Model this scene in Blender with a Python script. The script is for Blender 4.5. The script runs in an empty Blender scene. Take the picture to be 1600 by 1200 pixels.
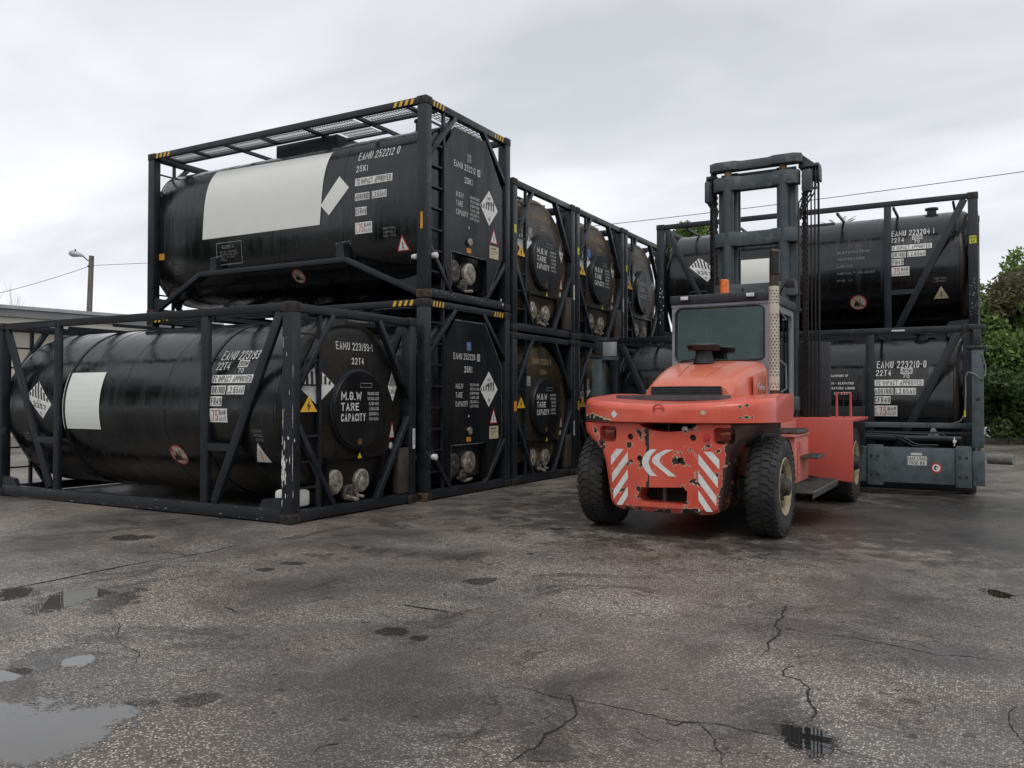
import bpy, bmesh, math, random
import numpy as np
from mathutils import Vector, Matrix
random.seed(7)
R = math.radians
scene = bpy.context.scene
COL = scene.collection

# ------------------------------------------------------------------ camera, world, sun, exposure
YAW, PITCH, ROLL = 0.5169, 0.0174, 0.001
cd = bpy.data.cameras.new('camera'); cam = bpy.data.objects.new('camera', cd); COL.objects.link(cam)
fw = Vector((-math.sin(YAW)*math.cos(PITCH), math.cos(YAW)*math.cos(PITCH), math.sin(PITCH)))
rt = Vector((math.cos(YAW), math.sin(YAW), 0)); up = rt.cross(fw)
r2 = rt*math.cos(ROLL)+up*math.sin(ROLL); u2 = -rt*math.sin(ROLL)+up*math.cos(ROLL)
cam.matrix_world = Matrix(((r2.x, u2.x, -fw.x, 0), (r2.y, u2.y, -fw.y, 0), (r2.z, u2.z, -fw.z, 1.464), (0, 0, 0, 1)))
cd.sensor_width = 36; cd.lens = 36*1315.84/1600; cd.clip_end = 2000; cd.clip_start = 0.05
scene.camera = cam
scene.view_settings.view_transform = 'Standard'; scene.view_settings.look = 'None'
scene.view_settings.exposure = 0.40; scene.view_settings.gamma = 1.0
SUN_EL, SUN_ROT = R(58), R(150)
w = bpy.data.worlds.new("World"); scene.world = w; w.use_nodes = True
nt = w.node_tree; nt.nodes.clear()
def wn(t, **k):
    n = nt.nodes.new(t)
    for a, b in k.items(): setattr(n, a, b)
    return n
sky = wn('ShaderNodeTexSky', sky_type='NISHITA', sun_disc=False, sun_elevation=SUN_EL, sun_rotation=SUN_ROT)
sky.air_density = 1.0; sky.dust_density = 2.5
bsky = wn('ShaderNodeBackground'); bsky.inputs['Strength'].default_value = 0.09
nt.links.new(sky.outputs[0], bsky.inputs[0])
tc = wn('ShaderNodeTexCoord')
# cloud deck: direction divided by height gives a flat ceiling of cloud
sep = wn('ShaderNodeSeparateXYZ'); nt.links.new(tc.outputs['Generated'], sep.inputs[0])
mx = wn('ShaderNodeMath', operation='MAXIMUM'); mx.inputs[1].default_value = 0.0; nt.links.new(sep.outputs[2], mx.inputs[0])
ad = wn('ShaderNodeMath', operation='ADD'); ad.inputs[1].default_value = 0.22; nt.links.new(mx.outputs[0], ad.inputs[0])
dv = wn('ShaderNodeVectorMath', operation='DIVIDE'); nt.links.new(tc.outputs['Generated'], dv.inputs[0]); nt.links.new(ad.outputs[0], dv.inputs[1])
mp = wn('ShaderNodeMapping'); nt.links.new(dv.outputs[0], mp.inputs[0]); mp.inputs['Rotation'].default_value = (0, 0, R(38)); mp.inputs['Scale'].default_value = (0.8, 1.25, 0.8)
n1 = wn('ShaderNodeTexNoise'); n1.inputs['Scale'].default_value = 1.05; n1.inputs['Detail'].default_value = 4; n1.inputs['Roughness'].default_value = 0.5; n1.inputs['Distortion'].default_value = 0.35
nt.links.new(mp.outputs[0], n1.inputs[0])
n1.inputs['Scale'].default_value = 1.25
rp = wn('ShaderNodeValToRGB'); nt.links.new(n1.outputs[0], rp.inputs[0])
e = rp.color_ramp.elements
e[0].position = 0.34; e[0].color = (0.475, 0.49, 0.52, 1)
e[1].position = 0.68; e[1].color = (0.72, 0.73, 0.75, 1)
el = e.new(0.5); el.color = (0.585, 0.60, 0.627, 1)
# brighter towards the horizon, greyer overhead
hr = wn('ShaderNodeMapRange'); hr.inputs['From Min'].default_value = 0.0; hr.inputs['From Max'].default_value = 0.55
hr.inputs['To Min'].default_value = 1.17; hr.inputs['To Max'].default_value = 0.84; nt.links.new(sep.outputs[2], hr.inputs['Value'])
sc = wn('ShaderNodeVectorMath', operation='SCALE'); nt.links.new(rp.outputs[0], sc.inputs[0]); nt.links.new(hr.outputs[0], sc.inputs['Scale'])
bcl = wn('ShaderNodeBackground'); bcl.inputs['Strength'].default_value = 1.12; nt.links.new(sc.outputs[0], bcl.inputs[0])
ms = wn('ShaderNodeMixShader'); ms.inputs[0].default_value = 0.93
nt.links.new(bsky.outputs[0], ms.inputs[1]); nt.links.new(bcl.outputs[0], ms.inputs[2])
ow = wn('ShaderNodeOutputWorld'); nt.links.new(ms.outputs[0], ow.inputs[0])
sd = bpy.data.lights.new('sun', 'SUN'); so = bpy.data.objects.new('sun', sd); COL.objects.link(so)
sd.energy = 0.8; sd.angle = R(25); sd.color = (1.0, 0.97, 0.93)
so.rotation_euler = (R(90)-SUN_EL, 0, math.pi-SUN_ROT); so.location = (0, 0, 30)

# ------------------------------------------------------------------ materials
class NT:
    def __init__(s, name):
        s.m = bpy.data.materials.new(name); s.m.use_nodes = True; s.t = s.m.node_tree; s.t.nodes.clear()
        s.out = s.n('ShaderNodeOutputMaterial'); s.b = s.n('ShaderNodeBsdfPrincipled'); s.l(s.b.outputs[0], s.out.inputs[0])
        s.tc = s.n('ShaderNodeTexCoord'); s.co = s.tc.outputs['Object']
    def n(s, t, **k):
        x = s.t.nodes.new(t)
        for a, b in k.items(): setattr(x, a, b)
        return x
    def l(s, a, b): s.t.links.new(a, b)
    def rnd(s):   # shift the pattern per object
        oi = s.n('ShaderNodeObjectInfo'); m = s.n('ShaderNodeVectorMath', operation='SCALE'); c = s.n('ShaderNodeCombineXYZ')
        for i in range(3): s.l(oi.outputs['Random'], c.inputs[i])
        s.l(c.outputs[0], m.inputs[0]); m.inputs['Scale'].default_value = 37.0
        a = s.n('ShaderNodeVectorMath', operation='ADD'); s.l(s.tc.outputs['Object'], a.inputs[0]); s.l(m.outputs[0], a.inputs[1]); s.co = a.outputs[0]
    def noise(s, scale, detail=4, rough=.55, stretch=None, co=None, dist=0):
        co = co or s.co
        if stretch:
            mp = s.n('ShaderNodeMapping'); mp.inputs['Scale'].default_value = stretch; s.l(co, mp.inputs[0]); co = mp.outputs[0]
        x = s.n('ShaderNodeTexNoise'); s.l(co, x.inputs[0]); x.inputs['Scale'].default_value = scale
        x.inputs['Detail'].default_value = detail; x.inputs['Roughness'].default_value = rough; x.inputs['Distortion'].default_value = dist
        return x.outputs[0]
    def ramp(s, v, stops, interp='LINEAR'):
        r = s.n('ShaderNodeValToRGB'); r.color_ramp.interpolation = interp; s.l(v, r.inputs[0]); e = r.color_ramp.elements
        for i, (p, c) in enumerate(stops):
            x = e[i] if i < 2 else e.new(p)
            x.position = p; x.color = (c, c, c, 1) if isinstance(c, (int, float)) else (*c, 1)
        return r.outputs[0]
    def mix(s, f, a, b, mode='MIX'):
        x = s.n('ShaderNodeMix', data_type='RGBA', blend_type=mode)
        for v, i in ((f, 0), (a, 6), (b, 7)):
            if hasattr(v, 'links'): s.l(v, x.inputs[i])
            elif isinstance(v, (int, float)): x.inputs[i].default_value = v if i == 0 else (v, v, v, 1)
            else: x.inputs[i].default_value = (*v, 1)
        return x.outputs[2]
    def math(s, op, a, b=0, c=None, clamp=False):
        x = s.n('ShaderNodeMath', operation=op, use_clamp=clamp)
        for i, v in enumerate((a, b, c)):
            if v is None: continue
            if hasattr(v, 'links'): s.l(v, x.inputs[i])
            else: x.inputs[i].default_value = v
        return x.outputs[0]
    def sep(s, co=None):
        x = s.n('ShaderNodeSeparateXYZ'); s.l(co or s.tc.outputs['Object'], x.inputs[0]); return x.outputs
    def set(s, **k):
        for a, v in k.items():
            i = s.b.inputs[a.replace('_', ' ')]
            if hasattr(v, 'links'): s.l(v, i)
            elif isinstance(v, tuple) and len(v) == 3: i.default_value = (*v, 1)
            else: i.default_value = v
        return s.m
    def bump(s, h, strength=.3, dist=.01):
        x = s.n('ShaderNodeBump'); x.inputs['Strength'].default_value = strength; x.inputs['Distance'].default_value = dist
        s.l(h, x.inputs['Height']); s.l(x.outputs[0], s.b.inputs['Normal'])

def simple(name, c1, c2=None, scale=6, rough=(.4, .6), metal=0, stretch=None, bump=0, detail=5, thr=(.4, .62), coat=0):
    s = NT(name); s.rnd()
    f = s.noise(scale, detail, .6, stretch)
    s.set(Base_Color=s.mix(s.ramp(f, [(thr[0], 0), (thr[1], 1)]), c1, c2 or tuple(x*.7 for x in c1)))
    g = s.noise(scale*2.3, detail, .6, stretch)
    s.set(Roughness=s.ramp(g, [(.3, rough[0]), (.7, rough[1])]), Metallic=float(metal))
    if coat: s.set(Coat_Weight=coat, Coat_Roughness=.1)
    if bump: s.bump(s.noise(scale*5, 3), bump, .004)
    return s.m
M = {}
TY_, TZ_ = 1.219, 1.32
# tank paint: black bitumen-stained gloss with vertical runs
def tank_mat(name, base, dirt, amount, *a, rim=False, **k):
    return _tank_mat(name, base, dirt, amount, rim, *a, **k)
def _tank_mat(name, base, dirt, amount, rim, r0=.10, bmp=.36, spec=.6):
    s = NT(name); s.rnd()
    run = s.noise(3.2, 6, .6, (2.6, 1.0, .22)); blot = s.noise(1.6, 5, .6); fine = s.noise(30, 3, .6, (1, 1, .4))
    m1 = s.ramp(run, [(.45, 0), (.72, 1)]); m2 = s.ramp(blot, [(.45, 0), (.68, 1)])
    d = s.math('MULTIPLY', s.math('MAXIMUM', m1, m2), amount)
    if rim:   # road film has gathered on the outer shoulder of the dished end
        x, y, z = s.sep(); dy = s.math('SUBTRACT', y, TY_); dz = s.math('SUBTRACT', z, TZ_); rr_ = s.math('SQRT', s.math('ADD', s.math('MULTIPLY', dy, dy), s.math('MULTIPLY', dz, dz)))
        k = s.math('MAXIMUM', s.ramp(s.math('ADD', rr_, s.math('MULTIPLY', blot, .3)), [(.88, .12), (1.0, .35), (1.3/1.3, 1)]), s.ramp(s.math('MULTIPLY', dz, .8), [(.3, .1), (.8, .9)]))
        d = s.math('MULTIPLY', s.math('ADD', s.math('MULTIPLY', d, .8), .2), k)
    c = s.mix(d, base, dirt)
    speck = s.ramp(s.noise(55, 2, .5), [(.73, 0), (.77, 1)])
    c = s.mix(s.math('MULTIPLY', speck, .12), c, (.22, .22, .22))
    r = s.math('ADD', s.math('MULTIPLY', m1, .20), s.math('MULTIPLY', s.ramp(blot, [(.35, 0), (.7, 1)]), .14))
    s.set(Base_Color=c, Roughness=s.math('ADD', r, r0), Specular_IOR_Level=spec)
    h = s.math('ADD', s.math('ADD', s.math('MULTIPLY', run, 1.0), s.math('MULTIPLY', fine, .35)), s.math('MULTIPLY', s.noise(1.1, 2, .5, (1.3, 1, .6)), 3.2))
    s.bump(h, bmp, .010)
    return s.m
M['tank'] = tank_mat('tank_black', (.004, .0045, .0055), (.013, .013, .014), .8)
M['tank_end'] = tank_mat('tank_end_dusty', (.006, .0065, .007), (.032, .026, .017), .85, .30, .3, .4)
M['tank_end_brown'] = tank_mat('tank_end_brown', (.022, .019, .015), (.15, .108, .062), 1.0, .32, .3, .4, rim=True)
M['disk'] = tank_mat('end_disk_black', (.006, .007, .0085), (.015, .015, .015), .7, .30, .25, .35)
def frame_mat():
    s = NT('frame_black'); s.rnd()
    c = s.mix(s.ramp(s.noise(2.5, 5), [(.35, 0), (.7, 1)]), (.008, .010, .014), (.017, .020, .026))
    rust = s.ramp(s.noise(7, 8, .72), [(.655, 0), (.68, 1)])
    c = s.mix(rust, c, (.055, .03, .02))
    weld = None; scr = s.ramp(s.noise(10, 6, .72, (1, 1, .3)), [(.672, 0), (.70, 1)])
    c = s.mix(s.math('MULTIPLY', scr, .6), c, (.20, .21, .21))
    s.set(Base_Color=c, Roughness=s.ramp(s.noise(5, 4), [(.3, .36), (.7, .58)]))
    s.bump(s.noise(40, 3), .12, .003); return s.m
M['frame'] = frame_mat()
M['casting'] = simple('casting_worn', (.018, .018, .020), (.060, .040, .028), 9, (.5, .75), thr=(.5, .68), bump=.3)
M['casting_rust'] = simple('casting_rusty', (.03, .025, .022), (.13, .068, .038), 11, (.6, .85), thr=(.42, .6), bump=.4)
M['dark'] = simple('recess_black', (.006, .006, .007), (.012, .012, .012), 8, (.6, .8))
M['steel'] = simple('valve_steel_dirty', (.42, .40, .36), (.15, .12, .09), 12, (.35, .6), .35, thr=(.38, .62), bump=.3)
M['steel_black'] = simple('valve_black_dirty', (.05, .048, .045), (.16, .12, .09), 12, (.35, .6), .3, thr=(.5, .66), bump=.3)
M['docbox'] = simple('document_box_brown', (.085, .07, .058), (.05, .042, .036), 5, (.5, .7), .2)
M['white'] = simple('white_vinyl', (.78, .78, .75), (.62, .61, .58), 14, (.4, .6), thr=(.45, .75))
M['pale'] = simple('pale_panel', (.80, .80, .755), (.78, .78, .735), 3, (.45, .6))
M['pale_green'] = simple('pale_panel_cool', (.80, .84, .78), (.77, .81, .75), 3, (.45, .6))
M['letter'] = simple('white_lettering', (.72, .72, .70), (.42, .42, .41), 22, (.45, .6), thr=(.52, .78))
M['letter_dim'] = simple('faded_lettering', (.32, .32, .31), (.12, .12, .12), 25, (.5, .7), thr=(.4, .65))
M['letter_tan'] = simple('stained_lettering', (.40, .30, .18), (.20, .14, .08), 18, (.5, .7), thr=(.45, .7))
M['ink'] = simple('black_ink', (.012, .012, .012), (.02, .02, .02), 10, (.4, .6))
M['ink_grey'] = simple('grey_ink', (.12, .12, .12), (.2, .2, .2), 10, (.4, .6))
M['red_ink'] = simple('red_ink', (.55, .03, .05), (.45, .04, .05), 12, (.4, .6))
M['yellow'] = simple('hazard_yellow', (.80, .47, .04), (.6, .33, .03), 20, (.4, .6), thr=(.5, .8))
M['lemon'] = simple('lemon_sticker', (.62, .60, .03), (.5, .48, .03), 20, (.4, .6))
M['orange_st'] = simple('orange_sticker', (.75, .30, .03), (.6, .24, .03), 20, (.4, .6))
M['cream'] = simple('cream_sticker', (.62, .55, .36), (.5, .44, .28), 14, (.45, .6))
M['sign_cream'] = simple('sign_face_cream', (.66, .61, .48), (.5, .45, .34), 14, (.45, .6))
M['blue'] = simple('blue_sticker', (.05, .16, .42), (.08, .2, .45), 14, (.45, .6))
M['grate'] = simple('galvanised_grating', (.26, .265, .275), (.16, .165, .17), 12, (.45, .6), .1)
M['outline'] = simple('panel_edge_worn', (.20, .20, .20), (.05, .05, .055), 10, (.5, .6), thr=(.4, .62))

# forklift materials
def red_mat(name, base, alt, chips=True, thr=.60):
    s = NT(name)
    f = s.noise(2.2, 5, .6)
    c = s.mix(s.ramp(f, [(.35, 0), (.65, 1)]), base, alt)
    st = s.ramp(s.noise(4.5, 6, .65, (3, 3, .5)), [(.5, 0), (.8, 1)])
    c = s.mix(s.math('MULTIPLY', st, .28), c, (.30, .10, .08))
    if chips:
        x, y, z = s.sep()
        n = s.noise(5.5, 6, .62)
        # paint loss concentrates at the bottom lip, under the seam and round the lamps
        low = s.ramp(z, [(.27, .13), (.37, 0)])
        seam = s.ramp(z, [(1.0, 0), (1.16, .085), (1.215, .085), (1.24, .0)])
        mid = s.ramp(z, [(.45, 0), (.6, .03), (1.2, .03), (1.26, 0)])
        v = s.math('ADD', s.math('ADD', n, low), s.math('ADD', seam, mid))
        if base == (.72, .112, .070):
            wing = s.math('MULTIPLY', s.ramp(x, [(.70, 0), (.80, .42)]), s.ramp(z, [(.93, 0), (1.0, 1)]))
            nk = s.math('MULTIPLY', s.math('SUBTRACT', n, .5), .10)
            strk = s.math('MULTIPLY', s.ramp(s.math('ABSOLUTE', s.math('ADD', s.math('ADD', x, .155), nk)), [(.0, .26), (.028, 0)]), s.ramp(z, [(.48, 0), (.52, 1), (1.15, 1)]))
            edge = s.math('MULTIPLY', s.ramp(s.math('SUBTRACT', x, s.math('MULTIPLY', z, .12)), [(.52, 0), (.56, .16)]), s.ramp(z, [(.3, 1), (.9, 1)]))
            mid2 = s.math('MULTIPLY', s.ramp(s.math('ABSOLUTE', x), [(.24, .11), (.34, 0)]), s.ramp(z, [(1.0, 0), (1.06, 1), (1.13, 1)]))
            v = s.math('ADD', s.math('ADD', v, wing), s.math('ADD', strk, s.math('ADD', edge, mid2)))
        c = s.mix(s.math('MULTIPLY', s.ramp(z, [(.27, 1), (.75, 0)]), s.math('MULTIPLY', s.ramp(s.noise(3.5, 6, .7, (2.5, 2.5, .6)), [(.42, 0), (.7, 1)]), .55)), c, (.16, .055, .04))
        c = s.mix(s.ramp(v, [(thr, 0), (thr+.004, 1)]), c, (.62, .52, .38))
        c = s.mix(s.ramp(v, [(thr+.012, 0), (thr+.018, 1)]), c, (.035, .016, .012))
        s.set(Roughness=s.ramp(v, [(thr-.1, .33), (thr+.02, .75)]))
    else:
        s.set(Roughness=s.ramp(s.noise(3, 4), [(.3, .28), (.7, .45)]))
    s.set(Base_Color=c, Coat_Weight=.3, Coat_Roughness=.12); s.bump(s.noise(25, 3), .06, .004)
    return s.m
M['red'] = red_mat('red_paint_chipped', (.72, .112, .070), (.64, .080, .050))
M['red_band'] = red_mat('red_paint_band', (.74, .128, .078), (.65, .094, .056), True, .68)
M['hood'] = red_mat('orange_red_hood', (.70, .185, .105), (.63, .15, .085), False)
M['redf'] = simple('red_fender', (.58, .098, .075), (.52, .10, .08), 2.5, (.4, .55))
M['redw'] = simple('faded_red_box', (.62, .20, .155), (.54, .15, .12), 3, (.45, .6))
M['cabgrey'] = simple('cab_grey_paint', (.27, .285, .32), (.22, .235, .265), 3, (.3, .45))
M['roofdark'] = simple('roof_guard_dark', (.028, .031, .036), (.02, .022, .026), 6, (.4, .55))
M['mast'] = simple('mast_grey_paint', (.062, .078, .088), (.04, .05, .057), 4, (.38, .6), thr=(.35, .65), bump=.12)
M['mast_worn'] = simple('mast_grey_worn', (.060, .074, .082), (.16, .175, .18), 6, (.4, .6), thr=(.52, .72), bump=.12)
M['beam'] = simple('spreader_grey', (.088, .112, .122), (.05, .062, .068), 7, (.4, .6), thr=(.45, .7), bump=.15)
M['rustpipe'] = simple('rusty_cylinder', (.16, .09, .045), (.32, .26, .18), 9, (.4, .6), .3)
M['exhaust'] = simple('sooty_exhaust', (.05, .04, .032), (.11, .09, .065), 9, (.5, .7), .4)
M['chain'] = simple('greasy_chain', (.035, .020, .017), (.015, .012, .012), 30, (.4, .6), .4)
M['hose'] = simple('rubber_hose', (.014, .014, .016), (.02, .02, .022), 8, (.4, .55))
M['hose_l'] = simple('pale_hose', (.20, .20, .19), (.12, .12, .12), 8, (.45, .6))
M['tread'] = simple('tyre_rubber', (.013, .013, .014), (.032, .030, .028), 5, (.6, .8), bump=.25)
M['rim'] = simple('rim_cream', (.36, .31, .19), (.16, .12, .08), 8, (.45, .65), thr=(.4, .7))
M['hub'] = simple('hub_grime', (.028, .026, .025), (.07, .05, .035), 12, (.5, .7), thr=(.5, .7))
M['shield'] = simple('exhaust_shield', (.56, .53, .44), (.36, .32, .25), 6, (.4, .55), thr=(.4, .75))
M['black'] = simple('black_plastic', (.012, .012, .013), (.022, .022, .023), 8, (.35, .5))
M['trim'] = simple('grey_trim', (.085, .09, .10), (.06, .062, .07), 8, (.45, .6))
M['step'] = simple('step_plate', (.12, .125, .12), (.07, .06, .055), 12, (.5, .7), .3, bump=.4)
M['lamp_red'] = simple('tail_lamp_red', (.13, .010, .008), (.20, .03, .012), 10, (.12, .2), coat=.6)
M['lamp_amber'] = simple('beacon_amber', (.95, .20, .02), (.8, .15, .01), 10, (.12, .2), coat=.6)
M['lamp_orange'] = simple('tail_lamp_orange', (.42, .10, .015), (.3, .07, .01), 10, (.15, .25), coat=.5)
M['lamp_clear'] = simple('work_lamp_clear', (.75, .76, .78), (.45, .45, .47), 20, (.1, .2), coat=.6)
M['seat'] = simple('seat_cloth', (.03, .032, .035), (.02, .02, .022), 8, (.7, .9))
def glass_mat():
    s = NT('cab_glass'); s.t.nodes.remove(s.b)
    tr = s.n('ShaderNodeBsdfTransparent'); tr.inputs[0].default_value = (.58, .70, .69, 1)
    gl = s.n('ShaderNodeBsdfGlossy'); gl.inputs['Roughness'].default_value = .02; gl.inputs[0].default_value = (.85, .92, .92, 1)
    fr = s.n('ShaderNodeFresnel'); fr.inputs[0].default_value = 1.5
    mx = s.n('ShaderNodeMixShader'); s.l(s.math('ADD', fr.outputs[0], .36), mx.inputs[0]); s.l(tr.outputs[0], mx.inputs[1]); s.l(gl.outputs[0], mx.inputs[2])
    s.l(mx.outputs[0], s.out.inputs[0]); return s.m
M['glass'] = glass_mat()
# surroundings
M['fascia'] = simple('fascia_grey', (.30, .305, .31), (.26, .262, .265), .6, (.6, .8))
M['stucco'] = simple('stucco_cream', (.62, .58, .50), (.52, .48, .42), 1.5, (.8, .9), bump=.3)
M['pole'] = simple('weathered_wood', (.17, .15, .13), (.10, .085, .07), 4, (.8, .95), stretch=(3, 3, .3), bump=.4)
M['lampshell'] = simple('lamp_housing', (.42, .43, .44), (.34, .35, .36), 5, (.4, .5), .3)
M['wire'] = simple('cable_black', (.05, .05, .055), (.04, .04, .045), 3, (.6, .7))
M['fence'] = simple('fence_galvanised', (.10, .11, .10), (.06, .07, .06), 5, (.5, .7), .4)
M['wall'] = simple('low_wall_stained', (.06, .058, .055), (.035, .034, .033), 3, (.7, .9))
M['shed'] = simple('shed_cladding', (.34, .40, .39), (.28, .33, .33), 1, (.6, .8))
M['log'] = simple('concrete_pipe', (.22, .22, .22), (.15, .15, .15), 5, (.7, .9))
M['bark'] = simple('bark', (.09, .07, .05), (.05, .04, .03), 8, (.8, .95), stretch=(2, 2, .4))
M['twig'] = simple('pale_twigs', (.50, .49, .45), (.42, .41, .38), 3, (.8, .9))
def leaf_mat(name, a, b, c):
    s = NT(name); g = s.n('ShaderNodeNewGeometry')
    r = s.ramp(g.outputs['Random Per Island'], [(0, a), (1, c), (.5, b)])
    s.set(Base_Color=r, Roughness=.55)
    tl = s.n('ShaderNodeBsdfTranslucent'); s.l(r, tl.inputs[0]); mx = s.n('ShaderNodeMixShader'); mx.inputs[0].default_value = .35
    s.l(s.b.outputs[0], mx.inputs[1]); s.l(tl.outputs[0], mx.inputs[2]); s.l(mx.outputs[0], s.out.inputs[0]); return s.m
M['leaf'] = leaf_mat('leaves_mid', (.07, .13, .03), (.14, .22, .055), (.23, .31, .09))
M['leaf_dark'] = leaf_mat('leaves_dark', (.035, .07, .02), (.07, .125, .035), (.12, .16, .055))
M['leaf_lime'] = leaf_mat('leaves_lime', (.10, .18, .04), (.18, .28, .07), (.27, .36, .12))
M['leaf_brown'] = leaf_mat('leaves_brownish', (.10, .085, .05), (.13, .13, .06), (.19, .16, .09))

# ------------------------------------------------------------------ mesh helpers
def sharp(me, ang=35):
    for p in me.polygons: p.use_smooth = True
    me.set_sharp_from_angle(angle=R(ang))
class MB:
    def __init__(s): s.v = []; s.f = []
    def add(s, vs, fs):
        o = len(s.v); s.v += [tuple(p) for p in vs]; s.f += [tuple(i+o for i in f) for f in fs]; return s
    def box(s, x0, x1, y0, y1, z0, z1):
        vs = [(x, y, z) for x in (x0, x1) for y in (y0, y1) for z in (z0, z1)]
        return s.add(vs, [(0, 1, 3, 2), (4, 6, 7, 5), (0, 4, 5, 1), (2, 3, 7, 6), (0, 2, 6, 4), (1, 5, 7, 3)])
    def beam(s, p, q, w, h, up=(0, 0, 1)):   # rectangular bar, w along side axis, h along 'up'
        p, q = Vector(p), Vector(q); d = (q-p).normalized(); sd = d.cross(Vector(up)).normalized(); u = sd.cross(d).normalized()
        vs = []
        for c in (p, q):
            for a, b in ((-1, -1), (1, -1), (1, 1), (-1, 1)): vs.append(c+sd*(a*w/2)+u*(b*h/2))
        return s.add(vs, [(3, 2, 1, 0), (4, 5, 6, 7), (0, 1, 5, 4), (1, 2, 6, 5), (2, 3, 7, 6), (3, 0, 4, 7)])
    def tube(s, pts, r, n=8, cap=True):
        pts = [Vector(p) for p in pts]; vs = []; fs = []; pr = None
        rs = r if isinstance(r, (list, tuple)) else [r]*len(pts)
        for i, p in enumerate(pts):
            d = (pts[min(i+1, len(pts)-1)]-pts[max(i-1, 0)]).normalized()
            if pr is None: a = d.cross(Vector((0, 0, 1)) if abs(d.z) < .9 else Vector((1, 0, 0))).normalized()
            else: a = (pr-d*pr.dot(d)).normalized()
            pr = a; b = d.cross(a)
            for k in range(n):
                t = 2*math.pi*k/n; vs.append(p+(a*math.cos(t)+b*math.sin(t))*rs[i])
        for i in range(len(pts)-1):
            for k in range(n): fs.append((i*n+k, i*n+(k+1) % n, (i+1)*n+(k+1) % n, (i+1)*n+k))
        if cap: fs.append(tuple(range(n-1, -1, -1))); fs.append(tuple((len(pts)-1)*n+k for k in range(n)))
        return s.add(vs, fs)
    def lathe(s, prof, origin, axis='x', n=48, cap=True):   # prof: (distance along axis, radius)
        o = Vector(origin); vs = []; fs = []
        for a, r in prof:
            for k in range(n):
                t = 2*math.pi*k/n; c, d = r*math.cos(t), r*math.sin(t)
                vs.append(o+Vector({'x': (a, c, d), 'y': (d, a, c), 'z': (c, d, a)}[axis]))
        for i in range(len(prof)-1):
            for k in range(n): fs.append((i*n+k, i*n+(k+1) % n, (i+1)*n+(k+1) % n, (i+1)*n+k))
        if cap: fs.append(tuple(range(n-1, -1, -1))); fs.append(tuple((len(prof)-1)*n+k for k in range(n)))
        return s.add(vs, fs)
    def prism(s, poly, axis, a, b):   # poly 2D, extruded along axis from a to b
        n = len(poly)
        def P(p, c): return {'x': (c, p[0], p[1]), 'y': (p[0], c, p[1]), 'z': (p[0], p[1], c)}[axis]
        vs = [P(p, a) for p in poly]+[P(p, b) for p in poly]
        fs = [tuple(range(n-1, -1, -1)), tuple(range(n, 2*n))]+[(i, (i+1) % n, n+(i+1) % n, n+i) for i in range(n)]
        return s.add(vs, fs)
    def mesh(s, name, mats, ang=35, smooth=True, bevel=0):
        bm = bmesh.new(); vv = [bm.verts.new(p) for p in s.v]
        for f in s.f:
            try: bm.faces.new([vv[i] for i in f])
            except ValueError: pass
        bmesh.ops.recalc_face_normals(bm, faces=bm.faces)
        if bevel:
            es = [e for e in bm.edges if len(e.link_faces) == 2 and e.calc_face_angle(0) > R(50)]
            bmesh.ops.bevel(bm, geom=es, offset=bevel, segments=2, affect='EDGES', profile=.5, clamp_overlap=True)
        me = bpy.data.meshes.new(name); bm.to_mesh(me); bm.free()
        me.materials.append(mats)
        if smooth: sharp(me, ang)
        return me
def ob(name, me, parent=None):
    o = bpy.data.objects.new(name, me); COL.objects.link(o)
    if parent: o.parent = parent
    return o
ORG = Vector((0, 0, 0))
SPLIT = {'slide_tube', 'strap', 'weld_seam', 'recess_back', 'cladding_band', 'lifting_hole', 'wheel_arch_liner', 'chassis_side', 'carriage', 'white_handle', 'walkway_frame', 'rung', 'tow_pin', 'sensor_post', 'roof_aerial', 'door', 'window', 'spill_box', 'chain_anchor', 'bolt', 'valve_recess'}
def islands(mb):
    pa = list(range(len(mb.v)))
    def fd(i):
        while pa[i] != i: pa[i] = pa[pa[i]]; i = pa[i]
        return i
    for f in mb.f:
        a = fd(f[0])
        for q in f[1:]: pa[fd(q)] = a
    g = {}
    for f in mb.f: g.setdefault(fd(f[0]), []).append(f)
    for fs in g.values():
        ids = sorted({i for f in fs for i in f}); mp_ = {i: k for k, i in enumerate(ids)}; r_ = MB()
        r_.v = [mb.v[i] for i in ids]; r_.f = [tuple(mp_[i] for i in f) for f in fs]; yield r_
def part(name, mb, m, parent=None, off=None, **k):
    if off is not None: mb.v = [(p[0]-off[0], p[1]-off[1], p[2]-off[2]) for p in mb.v]
    if name in SPLIT: return [ob(name, q.mesh(name, M[m] if isinstance(m, str) else m, **k), parent) for q in islands(mb)][0]
    return ob(name, mb.mesh(name, M[m] if isinstance(m, str) else m, **k), parent)
def tag(o, label=None, cat=None, group=None, kind=None):
    if label: o['label'] = label
    if cat: o['category'] = cat
    if group: o['group'] = group
    if kind: o['kind'] = kind
    return o
def empty(name, loc, label=None, cat=None, group=None):
    o = bpy.data.objects.new(name, None); COL.objects.link(o); o.location = loc; o.empty_display_size = .3
    return tag(o, label, cat, group)

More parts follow.
